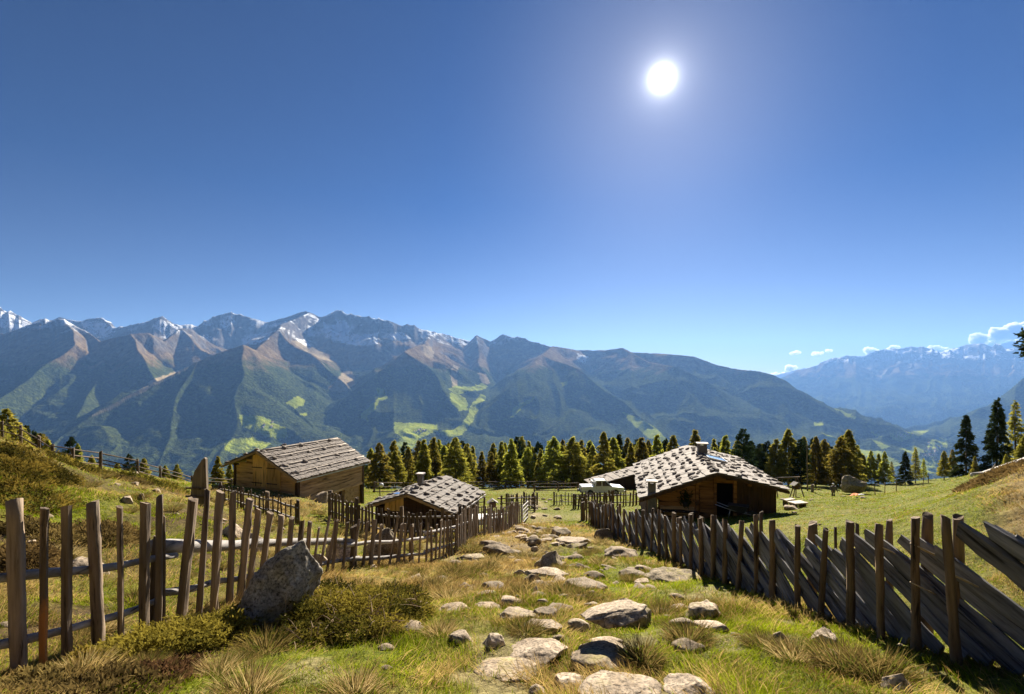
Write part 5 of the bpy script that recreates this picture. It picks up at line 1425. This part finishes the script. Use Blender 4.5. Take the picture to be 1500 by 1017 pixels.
# ------------------------------------------------------------------ mountains
def make_mountains():
    K = 1000.0
    R = []
    def ridge(pts, k=.62, kf=None, rib=70, sharp=1.0):
        P_ = []
        for px, py, d in pts:
            Y = d*K; P_.append(((px-CX)/F*Y, Y, -(py-CY)/F*Y))
        R.append((np.array(P_), k, rib, sharp))
    Y0 = 8.5
    main = [(-160,470),(-60,455),(0,451),(15,457),(30,470),(45,478),(60,470),(92,466),(120,470),(145,465),(165,481),(190,479),(215,471),(238,461),(262,478),(285,477),(310,466),(333,457),(360,464),(395,471),(420,466),(450,456),(470,465),(491,453),(508,460),(530,463),(555,467),(580,474),(610,478),(640,489),(660,492),(685,500),(697,491),(720,499),(735,491),(762,495),(790,504),(812,508)]
    ridge([(x, y, Y0+.4*math.sin(x*.02)) for x, y in main], .72, rib=95)
    ridge([(812,507,8.3),(850,513,8.6),(885,513,8.6),(915,509,8.4),(930,516,8.4),(970,518,8.2),(1010,522,8.0),(1045,534,7.8),(1075,540,7.6),(1105,543,7.3),(1130,550,7.0),(1160,569,6.7),(1200,592,6.3),(1250,622,5.9),(1300,650,5.5),(1335,674,5.2)], .55, rib=60)
    ridge([(-150,500,6.6),(0,490,6.5),(30,483,6.4),(70,469,6.3),(95,468,6.3),(130,488,6.2),(145,500,6.0),(182,489,6.0),(215,487,6.2),(240,500,6.4),(265,482,7.0),(285,484,7.3),(305,500,7.4),(335,520,7.2)], .66, rib=85)
    ridge([(95,468,6.3),(110,504,5.6),(60,545,5.0),(0,592,4.3),(-60,640,3.8)], .62, rib=60)
    ridge([(145,500,6.0),(150,545,5.2),(120,600,4.5),(90,650,4.0)], .62, rib=60)
    ridge([(182,489,6.0),(215,540,5.3),(232,562,5.0)], .62, rib=60)
    ridge([(265,482,7.0),(300,515,6.4),(330,532,6.2)], .62, rib=60)
    ridge([(40,700,3.4),(90,640,3.9),(150,598,4.3),(220,560,4.7),(280,530,5.1),(350,505,5.5),(380,513,5.9),(405,481,6.7),(425,470,7.6),(450,457,8.4)], .60, rib=55)
    ridge([(350,505,5.5),(360,560,4.8),(335,640,4.1),(320,700,3.5)], .55, rib=50)
    ridge([(280,530,5.1),(255,600,4.3),(235,690,3.6)], .55, rib=50)
    ridge([(405,481,6.7),(450,520,6.3),(490,548,6.0),(512,566,5.8)], .60, rib=45)
    ridge([(380,513,5.9),(430,585,5.1),(470,645,4.5)], .55, rib=45)
    ridge([(640,489,8.4),(622,500,7.4),(600,515,6.3),(570,537,5.9),(520,570,5.5),(460,620,5.0),(400,672,4.5)], .60, rib=50)
    ridge([(600,515,6.3),(640,545,5.9),(663,580,5.5),(655,622,5.1)], .60, rib=45)
    ridge([(600,515,6.3),(610,575,5.6),(598,640,5.0)], .55, rib=45)
    ridge([(812,507,8.3),(800,520,7.4),(770,545,6.4),(735,572,5.8),(705,615,5.2),(690,660,4.7)], .55, rib=55)
    ridge([(800,520,7.4),(845,540,6.6),(900,580,6.0),(960,628,5.4),(1005,660,5.0)], .52, rib=45)
    ridge([(800,520,7.4),(815,565,6.2),(835,640,5.1)], .50, rib=45)
    ridge([(915,511,8.4),(950,530,7.6),(985,537,7.0),(1040,562,6.6),(1085,605,6.0),(1110,650,5.5)], .50, rib=45)
    ridge([(697,492,8.6),(700,520,7.9),(705,540,7.4)], .7, rib=60)
    ridge([(1130,570,16.5),(1145,553,16.3),(1165,545,16.2),(1190,537,16.1),(1215,530,16),(1240,522,16),(1265,521,16),(1290,514,16),(1310,512,16),(1345,508,15.8),(1365,513,16),(1375,517,16),(1400,512,16),(1420,506,16),(1440,504,16),(1455,508,16),(1480,511,16),(1520,514,16),(1640,500,16)], .50, rib=150)
    ridge([(1345,508,15.8),(1368,540,14.4),(1350,600,12.2),(1335,640,10.5)], .5, rib=120)
    ridge([(1240,522,16),(1262,570,13.6),(1250,615,11.6)], .5, rib=120)
    ridge([(1440,504,16),(1440,560,13.6),(1420,620,11)], .5, rib=120)
    ridge([(1090,560,22),(1130,551,22),(1160,543,22),(1195,537,22),(1240,545,22)], .45, rib=100)
    ridge([(1430,515,22),(1450,510,22),(1475,502,22),(1500,494,22),(1530,502,22),(1600,490,22)], .5, rib=130)
    ridge([(1386,659,7.6),(1440,600,7.3),(1500,553,7.0),(1570,515,6.8),(1700,470,6.5)], 1.0, rib=60)
    u = np.arange(-250, 1750, 1.55)
    yy = np.concatenate([np.arange(2500, 9300, 17.0), np.arange(9300, 18000, 42.0), np.arange(18000, 24500, 90.0)])
    Ug, Yg = np.meshgrid((u-CX)/F, yy, indexing='xy')
    sh = Ug.shape
    y = Yg.ravel(); x = Ug.ravel()*y
    wx = x + 60*noise(x/420, y/420, seed=1); wy = y + 60*noise(x/420+31, y/420, seed=2)
    z = np.full(x.shape, -1500.0); near = np.full(x.shape, 1e9)
    for ri, (P_, k, rib, sharp) in enumerate(R):
        s0 = 0
        for a, b in zip(P_[:-1], P_[1:]):
            ab = b[:2]-a[:2]; L2 = ab @ ab; L = math.sqrt(L2)
            reach = max(1400, (max(a[2], b[2])+1100)/k*1.05)
            sel = np.nonzero((x > min(a[0], b[0])-reach) & (x < max(a[0], b[0])+reach) & (y > min(a[1], b[1])-reach) & (y < max(a[1], b[1])+reach))[0]
            if len(sel) == 0: s0 += L; continue
            px = wx[sel]; py = wy[sel]
            t = np.clip(((px-a[0])*ab[0]+(py-a[1])*ab[1])/L2, 0, 1)
            dx = px-(a[0]+t*ab[0]); dy = py-(a[1]+t*ab[1]); d = np.hypot(dx, dy)
            crest = a[2]+(b[2]-a[2])*t
            s = s0+t*L
            amp = rib*sstep(30, 500, d)
            sw = s + 220*noise(px/700, py/700, seed=47) + d*(.45*noise(px/900+5, py/900, seed=48)+.35*math.sin(ri*2.3))
            g = 1-2*np.abs(noise(sw/420+ri*13.7, d/1600+ri, seed=40)) + .35*(1-2*np.abs(noise(sw/170+ri*7.7, d/500, seed=41)))
            Hh = crest+1180.0
            zz = crest - Hh*(1-np.exp(-k*1.38*d*(1+.14*noise(sw/800+ri*3, d/900, seed=44))/Hh)) + amp*(g*1.15-.3)
            z[sel] = np.maximum(z[sel], zz); near[sel] = np.minimum(near[sel], d)
            s0 += L
    scale = np.clip(y/8000, .6, 2)
    a = sstep(0, 140, near)
    rough = 1-np.abs(noise(x/(260*scale), y/(260*scale), seed=60))*2
    rough2 = 1-np.abs(noise(x/620+.3*noise(x/300,y/300,seed=57), y/620, seed=58))*2
    z = z + sstep(60, 420, near)*62*rough2*sstep(-900,-300,z)
    z = z + a*(26*scale*rough + 14*scale*fbm(x/(120*scale), y/(120*scale), 2, 62)) + 4*scale*fbm(x/(40*scale), y/(40*scale), 2, 66)
    z += np.where(z > 500, 26*scale*(1-2*np.abs(noise(x/(150*scale), y/(150*scale), seed=69)))*sstep(500, 900, z), 0)
    z += np.where(z > 350, 16*scale*(1-2*np.abs(noise(x/(85*scale), y/(140*scale), seed=68)))*sstep(350, 750, z)*sstep(0, 60, near), 0)
    floor = -1000 + 12*noise(x/500, y/500, seed=70) + 60*sstep(2500, 3500, y)*0
    z = np.maximum(z, floor)
    # meadows, pistes and scree where they lie on the slopes
    ppx = CX+F*x/y; ppy = CY-F*z/y
    wpx = ppx+1.2*noise(x/60, y/60, seed=80); wpy = ppy+1.2*noise(x/60+9, y/60, seed=81)
    def inpoly(poly, lo, hi):
        r_ = np.zeros(x.shape, bool); pl = np.array(poly, float)
        bb = (wpx > pl[:,0].min()) & (wpx < pl[:,0].max()) & (wpy > pl[:,1].min()) & (wpy < pl[:,1].max()) & (y > lo*K) & (y < hi*K)
        idx = np.nonzero(bb)[0]; c = np.zeros(len(idx), bool); X = wpx[idx]; Yp = wpy[idx]; j = len(pl)-1
        for i in range(len(pl)):
            cond = ((pl[i,1] > Yp) != (pl[j,1] > Yp)) & (X < (pl[j,0]-pl[i,0])*(Yp-pl[i,1])/(pl[j,1]-pl[i,1]+1e-9)+pl[i,0]); c ^= cond; j = i
        r_[idx] = c; return r_
    mead = np.zeros(x.shape); tan = np.zeros(x.shape)
    for pl in [[(350,607),(385,611),(418,627),(421,640),(405,644),(380,635),(355,625)],[(330,645),(370,641),(397,650),(380,662),(345,666),(328,660)],
               [(549,590),(553,584),(552,569),(563,570),(567,584),(556,587),(549,600),(538,611),(542,618),(531,613),(528,607),(540,596)],
               [(577,619),(640,622),(641,632),(615,641),(602,660),(578,670),(558,652),(590,641),(577,632)],[(640,632),(665,630),(683,612),(692,590),(705,577),(713,580),(701,600),(690,622),(676,637),(658,641)],
               [(660,575),(672,577),(684,586),(686,600),(672,603),(660,586)],[(655,570),(668,565),(690,567),(706,562),(716,566),(706,572),(688,573),(670,578)],
               [(911,603),(930,610),(960,627),(980,646),(952,643),(930,626)],[(748,612),(752,598),(765,590),(784,582),(782,587),(765,597),(755,609)],[(822,560),(830,559),(832,564),(824,566)],
               [(1222,598),(1238,604),(1254,610),(1252,614),(1238,610)],[(1203,634),(1225,641),(1260,658),(1290,662),(1322,680),(1300,692),(1265,672),(1240,657),(1215,648)],[(1275,631),(1292,640),(1282,641)],[(1278,644),(1305,655),(1292,658)],
               [(1303,637),(1340,632),(1362,630),(1345,640),(1320,647),(1308,645)],[(1362,646),(1385,640),(1389,655),(1372,660),(1358,655)],[(1345,672),(1375,673),(1374,692),(1350,694)],[(1318,658),(1340,652),(1358,662),(1340,668)],
               [(420,590),(436,580),(448,586),(446,594),(432,598)],[(436,606),(450,603),(447,610)],[(1192,618),(1206,618),(1206,623),(1194,624)]]:
        mead = np.maximum(mead, inpoly(pl, 3, 12))
    for pl in [[(480,570),(496,552),(510,538),(518,548),(519,564),(508,572),(496,576)],[(660,545),(665,535),(673,537),(668,553),(672,572),(664,575)],[(700,545),(712,548),(718,562),(708,562),(703,555)],[(618,505),(632,508),(637,524),(624,524)],
               [(425,498),(450,502),(470,514),(490,530),(470,526),(445,514)],[(1266,533),(1272,535),(1279,548),(1279,556),(1274,553),(1276,547)],[(1284,544),(1300,541),(1292,550),(1290,558),(1283,553)],[(215,560),(255,545),(282,535),(255,552),(222,567)],[(130,611),(215,565),(222,568),(160,600)]]:
        tan = np.maximum(tan, inpoly(pl, 3, 20))
    snw = np.zeros(x.shape)
    for pl in [[(352,497),(375,489),(398,486),(394,497),(372,505),(356,505)],[(468,482),(488,476),(502,487),(530,490),(554,487),(553,504),(520,507),(498,501),(478,496)],[(490,468),(508,470),(514,482),(506,490),(496,479)],[(118,470),(150,473),(168,481),(156,494),(135,491),(122,481)],
               [(0,456),(20,462),(44,480),(20,484),(0,478)],[(562,490),(590,486),(602,496),(575,498)],[(845,518),(862,521),(857,533),(847,529)],[(430,494),(446,498),(462,510),(446,506)],[(660,492),(690,499),(684,506),(662,502)],[(616,480),(642,489),(636,494),(612,486)],[(320,470),(335,462),(345,470),(330,484)],[(222,476),(238,468),(250,480),(236,488)]]:
        snw = np.maximum(snw, inpoly(pl, 3, 12))
    nr, nc = sh
    i = np.arange(nr-1)[:, None]; j = np.arange(nc-1)[None, :]
    q = np.stack([i*nc+j, i*nc+j+1, (i+1)*nc+j+1, (i+1)*nc+j], -1).reshape(-1, 4)
    crestd = np.clip(near/400, 0, 1)
    me = mesh_np('mountains', np.stack([x, y, z], 1), q.ravel(), np.full(len(q), 4), True, None, {'meadow': mead, 'tan': tan, 'snow': snw})
    m, nt, out = newmat('mountain_ground')
    geo = nt.nodes.new('ShaderNodeNewGeometry'); pos = geo.outputs['Position']
    sc = nt.nodes.new('ShaderNodeVectorMath'); sc.operation = 'SCALE'; sc.inputs['Scale'].default_value = .001; nt.links.new(pos, sc.inputs[0]); p = sc.outputs[0]
    sx = nt.nodes.new('ShaderNodeSeparateXYZ'); nt.links.new(pos, sx.inputs[0]); sn = nt.nodes.new('ShaderNodeSeparateXYZ'); nt.links.new(geo.outputs['Normal'], sn.inputs[0])
    def A(n_):
        a_ = nt.nodes.new('ShaderNodeAttribute'); a_.attribute_name = n_; return a_.outputs['Fac']
    f_tree = tex_noise(nt, p, 34, 3, .7); f_mid = tex_noise(nt, p, 5, 5, .6); f_big = tex_noise(nt, p, 1.6, 4, .6); f_fine = tex_noise(nt, p, 14, 6, .7)
    forest = ramp(nt, f_tree, [(.34, (.008,.016,.009)), (.5, (.028,.042,.016)), (.64, (.072,.10,.028))])
    forest = mix(nt, math_(nt, 'MULTIPLY', f_mid, .7), forest, mix(nt, .5, forest, (.085,.075,.022)))
    alp = ramp(nt, f_fine, [(.3, (.075,.05,.028)), (.5, (.15,.105,.055)), (.7, (.24,.18,.10))])
    rockc = ramp(nt, f_fine, [(.3, (.055,.052,.055)), (.55, (.13,.12,.115)), (.72, (.24,.22,.20))])
    def height_mask(lo, hi, nz, amp):
        h = math_(nt, 'ADD', sx.outputs[2], math_(nt, 'MULTIPLY', math_(nt, 'SUBTRACT', nz, .5), amp))
        mr = N(nt, 'ShaderNodeMapRange'); mr.inputs[1].default_value = lo; mr.inputs[2].default_value = hi; nt.links.new(h, mr.inputs[0]); return mr.outputs[0]
    c = mix(nt, height_mask(170, 300, f_mid, 520), forest, alp)
    c = mix(nt, height_mask(560, 820, f_mid, 700), c, rockc)
    steep = N(nt, 'ShaderNodeMapRange'); steep.inputs[1].default_value = .78; steep.inputs[2].default_value = .62; nt.links.new(sn.outputs[2], steep.inputs[0])
    c = mix(nt, math_(nt, 'MULTIPLY', steep.outputs[0], height_mask(300, 500, f_mid, 300)), c, rockc)
    c = mix(nt, A('tan'), c, ramp(nt, f_fine, [(.3, (.20,.15,.08)), (.7, (.36,.29,.18))]))
    c = mix(nt, A('meadow'), c, ramp(nt, f_fine, [(.3, (.17,.22,.022)), (.7, (.33,.35,.045))]))
    vm = N(nt, 'ShaderNodeMapRange'); vm.inputs[1].default_value = -960; vm.inputs[2].default_value = -990; nt.links.new(sx.outputs[2], vm.inputs[0])
    c = mix(nt, math_(nt, 'MULTIPLY', vm.outputs[0], .7), c, ramp(nt, f_mid, [(.4, (.07,.10,.03)), (.6, (.18,.20,.06))]))
    f_sn = tex_noise(nt, p, 2.6, 6, .62)
    snow = math_(nt, 'MULTIPLY', height_mask(640, 760, f_mid, 300), ramp(nt, math_(nt, 'ADD', math_(nt, 'MULTIPLY', f_sn, .75), math_(nt, 'MULTIPLY', f_fine, .25)), [(.50, (0,0,0)), (.545, (.9,.9,.9))]))
    flat = N(nt, 'ShaderNodeMapRange'); flat.inputs[1].default_value = .66; flat.inputs[2].default_value = .80; nt.links.new(sn.outputs[2], flat.inputs[0])
    snow = math_(nt, 'MULTIPLY', snow, flat.outputs[0])
    snow = math_(nt, 'MAXIMUM', snow, math_(nt, 'MULTIPLY', A('snow'), ramp(nt, f_fine, [(.40, (0,0,0)), (.50, (.95,.95,.95))])))
    c = mix(nt, snow, c, (.82,.85,.90))
    b = N(nt, 'ShaderNodeBsdfDiffuse'); nt.links.new(c, b.inputs['Color'])
    bp = N(nt, 'ShaderNodeBump', Strength=.9, Distance=22.0); nt.links.new(math_(nt, 'ADD', f_tree, f_fine), bp.inputs['Height']); nt.links.new(bp.outputs[0], b.inputs['Normal'])
    nt.links.new(b.outputs[0], out.inputs[0]); me.materials.append(m)
    put(props(bpy.data.objects.new('mountains', me), kind='structure'))
    return x.reshape(sh), y.reshape(sh), z.reshape(sh), u, yy
MX = make_mountains()
def mhit(px, py):
    """first meeting of a sight line with the mountain sheet"""
    x, y, z, u, yy = MX; c = int(np.argmin(np.abs(u-px)))
    d = -(py-CY)/F*y[:, c]-z[:, c]; i = np.nonzero(d <= 0)[0]
    k = i[0] if len(i) else -1
    return Vector((x[k, c], y[k, c], z[k, c]))
HB = MB(); HB.box(-6,6,-8,8,-6,7)
h_me = bpy.data.meshes.new('wall'); h_me.from_pydata(HB.v, [], HB.f); h_me.materials.append(M['village'])
HB = MB(); HB.prism([(-7.5,6.2),(0,12),(7.5,6.2),(7.5,7.0),(0,12.9),(-7.5,7.0)], -9, 9)
r_me = bpy.data.meshes.new('roof'); r_me.from_pydata(HB.v, [], HB.f); r_me.materials.append(M['village_roof'])
def house(px, py, s, label, group):
    p = mhit(px, py); r = bpy.data.objects.new('village_house', None); W = Matrix.Translation(p) @ Matrix.Rotation(random.uniform(0, 3.1), 4, 'Z')
    put(r, None, W); props(r, label, 'house', group); S = W @ Matrix.Diagonal((s, s, s, 1))
    put(bpy.data.objects.new('wall', h_me), r, S); put(bpy.data.objects.new('roof', r_me), r, S)
for _ in range(34): house(random.gauss(1367, 9), random.gauss(663, 6), random.uniform(.8, 1.5), 'tiny pale house of the village on the valley floor', 'houses of the valley village')
for _ in range(12): house(random.uniform(1308, 1345), random.uniform(637, 643), random.uniform(.8, 1.4), 'tiny pale house along the valley road below the far range', 'houses along the valley road')
for _ in range(8): house(random.gauss(616, 5), random.gauss(632, 2), random.uniform(.8, 1.3), 'tiny pale house of the hamlet on the green meadow below the cone hill', 'houses of the hamlet')
for _ in range(6): house(random.uniform(385, 402), random.uniform(618, 628), random.uniform(.7, 1.0), 'tiny farm building on the bright green slope', 'farm buildings on the slope')

# ------------------------------------------------------------------ clouds beyond the far ridge
def cloudmat():
    m, nt, out = newmat('cloud_white')
    pv = N(nt, 'ShaderNodeVolumePrincipled'); pv.inputs['Color'].default_value = (.97,.97,.98,1); pv.inputs['Density'].default_value = .012; pv.inputs['Anisotropy'].default_value = .55
    nt.links.new(pv.outputs[0], out.inputs['Volume']); return m
M['cloud'] = cloudmat()
def cloud(px, py, w, h, seed, label, Y=29000.0):
    rg = np.random.default_rng(seed); c = ray(px, py, Y); k = Y/F
    V, Fc = [], []; v, f = ico(4); off = 0
    for i in range(7):
        r_ = h*k*rg.uniform(.28, .5); o = np.array([rg.uniform(-.42, .42)*w*k, rg.uniform(-.2, .2)*w*k, rg.uniform(-.15, .3)*h*k - abs(rg.normal())*.02*h*k])
        q = v*r_*np.array([1.25, 1, .9]); n_ = 1 + .35*noise(v[:,0]*2.2+i*5, v[:,1]*2.2+seed, v[:,2]*2.2) + .2*noise(v[:,0]*5+i, v[:,1]*5, v[:,2]*5)
        V.append(q*n_[:, None]+o); Fc.append(f+off); off += len(v)
    Fc = np.vstack(Fc); me = mesh_np('cloud', np.vstack(V), Fc.ravel(), np.full(len(Fc), 3)); me.materials.append(M['cloud'])
    put(props(bpy.data.objects.new('cloud', me), label, 'cloud'), None, Matrix.Translation(c))
for i, (px, py, w, h, lab) in enumerate([(1167,517,14,6,'small flat cloud above the notch between the ranges'),(1196,519,17,6,'small cloud between two wisps over the notch'),(1214,514,10,5,'tiny cloud wisp beside the small cloud over the notch'),
 (1277,515,18,11,'white cloud peeping over the middle of the far ridge'),(1308,512,18,10,'white cloud sitting on the highest dome of the far ridge'),(1377,513,30,11,'wide low white cloud in the saddle of the far ridge'),
 (1434,498,12,16,'narrow white cloud tower rising behind the far ridge'),(1452,504,24,12,'low white cloud behind the ridge beside the narrow tower'),(1466,490,20,22,'tall grey white cumulus behind the far ridge'),(1492,487,30,22,'largest cumulus touching the picture edge over the snowy peak'),
 (1140,549,22,7,'low white cloud bank in the gap where the ranges meet'),(1160,541,14,9,'small bright cloud above the gap where the ranges meet')]): cloud(px, py, w, h, i, lab)

# ------------------------------------------------------------------ air
m, nt, out = newmat('air')
pv = N(nt, 'ShaderNodeVolumePrincipled'); pv.inputs['Color'].default_value = (.22,.46,1.0,1); pv.inputs['Density'].default_value = HAZE_D; pv.inputs['Anisotropy'].default_value = .25
nt.links.new(pv.outputs[0], out.inputs['Volume'])
hz = MB(); hz.box(-27000, 27000, -2800, 26000, -1130, 2300)
props(hz.build('haze', m), kind='stuff')

# ------------------------------------------------------------------ sky, sun, camera
w = bpy.data.worlds.new('World'); SC.world = w; w.use_nodes = True
nt = w.node_tree; nt.nodes.clear()
out = nt.nodes.new('ShaderNodeOutputWorld'); bg = nt.nodes.new('ShaderNodeBackground')
sky = nt.nodes.new('ShaderNodeTexSky'); sky.sky_type = 'NISHITA'; sky.sun_disc = False
EL = math.asin(SUNV.z); AZ = math.atan2(SUNV.x, SUNV.y)
sky.sun_elevation = EL; sky.sun_rotation = AZ
sky.altitude = 2000; sky.air_density = 1.0; sky.dust_density = 1.3; sky.ozone_density = 2.2
tc = nt.nodes.new('ShaderNodeTexCoord'); nrm = nt.nodes.new('ShaderNodeVectorMath'); nrm.operation = 'NORMALIZE'; nt.links.new(tc.outputs['Generated'], nrm.inputs[0])
dt = nt.nodes.new('ShaderNodeVectorMath'); dt.operation = 'DOT_PRODUCT'; nt.links.new(nrm.outputs[0], dt.inputs[0]); dt.inputs[1].default_value = tuple(SUNV)
sz = nt.nodes.new('ShaderNodeSeparateXYZ'); nt.links.new(nrm.outputs[0], sz.inputs[0])
mr = N(nt, 'ShaderNodeMapRange'); mr.inputs[1].default_value = .34; mr.inputs[2].default_value = .02; mr.inputs[3].default_value = 0; mr.inputs[4].default_value = .75; nt.links.new(sz.outputs[2], mr.inputs[0])
dp = math_(nt, 'MAXIMUM', dt.outputs['Value'], 0.0)
g1 = math_(nt, 'MULTIPLY', math_(nt, 'POWER', dp, 14000.0), SUN_G1)      # the glare round the sun's disc
g2 = math_(nt, 'MULTIPLY', math_(nt, 'POWER', dp, 700.0), SUN_G2)
g = math_(nt, 'ADD', math_(nt, 'ADD', g1, g2), math_(nt, 'ADD', math_(nt, 'MULTIPLY', math_(nt, 'POWER', dp, 3600.0), 7.0), math_(nt, 'MULTIPLY', math_(nt, 'POWER', dp, 60.0), .3)))
gc = nt.nodes.new('ShaderNodeCombineXYZ'); [nt.links.new(g, gc.inputs[i]) for i in range(3)]
hs = nt.nodes.new('ShaderNodeHueSaturation'); hs.inputs['Saturation'].default_value = SKY_SAT
gm = nt.nodes.new('ShaderNodeGamma'); gm.inputs['Gamma'].default_value = 1.45; nt.links.new(sky.outputs[0], gm.inputs['Color']); nt.links.new(gm.outputs[0], hs.inputs['Color']); hs.inputs['Value'].default_value = SKY_V; hs.inputs['Hue'].default_value = .516
hs2 = nt.nodes.new('ShaderNodeHueSaturation'); hs2.inputs['Saturation'].default_value = .5; hs2.inputs['Hue'].default_value = .515; nt.links.new(hs.outputs[0], hs2.inputs['Color'])
low = mix(nt, mr.outputs[0], hs.outputs[0], hs2.outputs[0])
ad = nt.nodes.new('ShaderNodeVectorMath'); ad.operation = 'ADD'; nt.links.new(low, ad.inputs[0]); nt.links.new(gc.outputs[0], ad.inputs[1])
nt.links.new(ad.outputs[0], bg.inputs['Color']); bg.inputs['Strength'].default_value = SKY_S
nt.links.new(bg.outputs[0], out.inputs[0])
sl = bpy.data.lights.new('sun', 'SUN'); sl.energy = SUN_E; sl.angle = math.radians(.5); sl.color = (1.0, .90, .74)
so = bpy.data.objects.new('sun', sl); COL.objects.link(so); so.rotation_euler = (-SUNV).to_track_quat('-Z', 'Y').to_euler()
cd = bpy.data.cameras.new('camera'); cd.sensor_fit = 'HORIZONTAL'; cd.sensor_width = 36; cd.lens = F/1500*36; cd.shift_y = (CY-508.5)/1500; cd.clip_start = .1; cd.clip_end = 100000
co = bpy.data.objects.new('camera', cd); COL.objects.link(co); co.rotation_euler = (math.pi/2, 0, 0); co.location = (0, 0, 0); SC.camera = co
SC.view_settings.view_transform = 'Standard'; SC.view_settings.look = 'None'; SC.view_settings.exposure = EXPO; SC.view_settings.gamma = 1
SC.render.engine = 'CYCLES'
cy = SC.cycles
cy.use_denoising = True
try: cy.denoiser = 'OPENIMAGEDENOISE'
except Exception: pass
cy.max_bounces = 5; cy.diffuse_bounces = 3; cy.glossy_bounces = 2; cy.transmission_bounces = 3; cy.transparent_max_bounces = 8; cy.volume_bounces = 0
cy.caustics_reflective = False; cy.caustics_refractive = False; cy.sample_clamp_indirect = 6
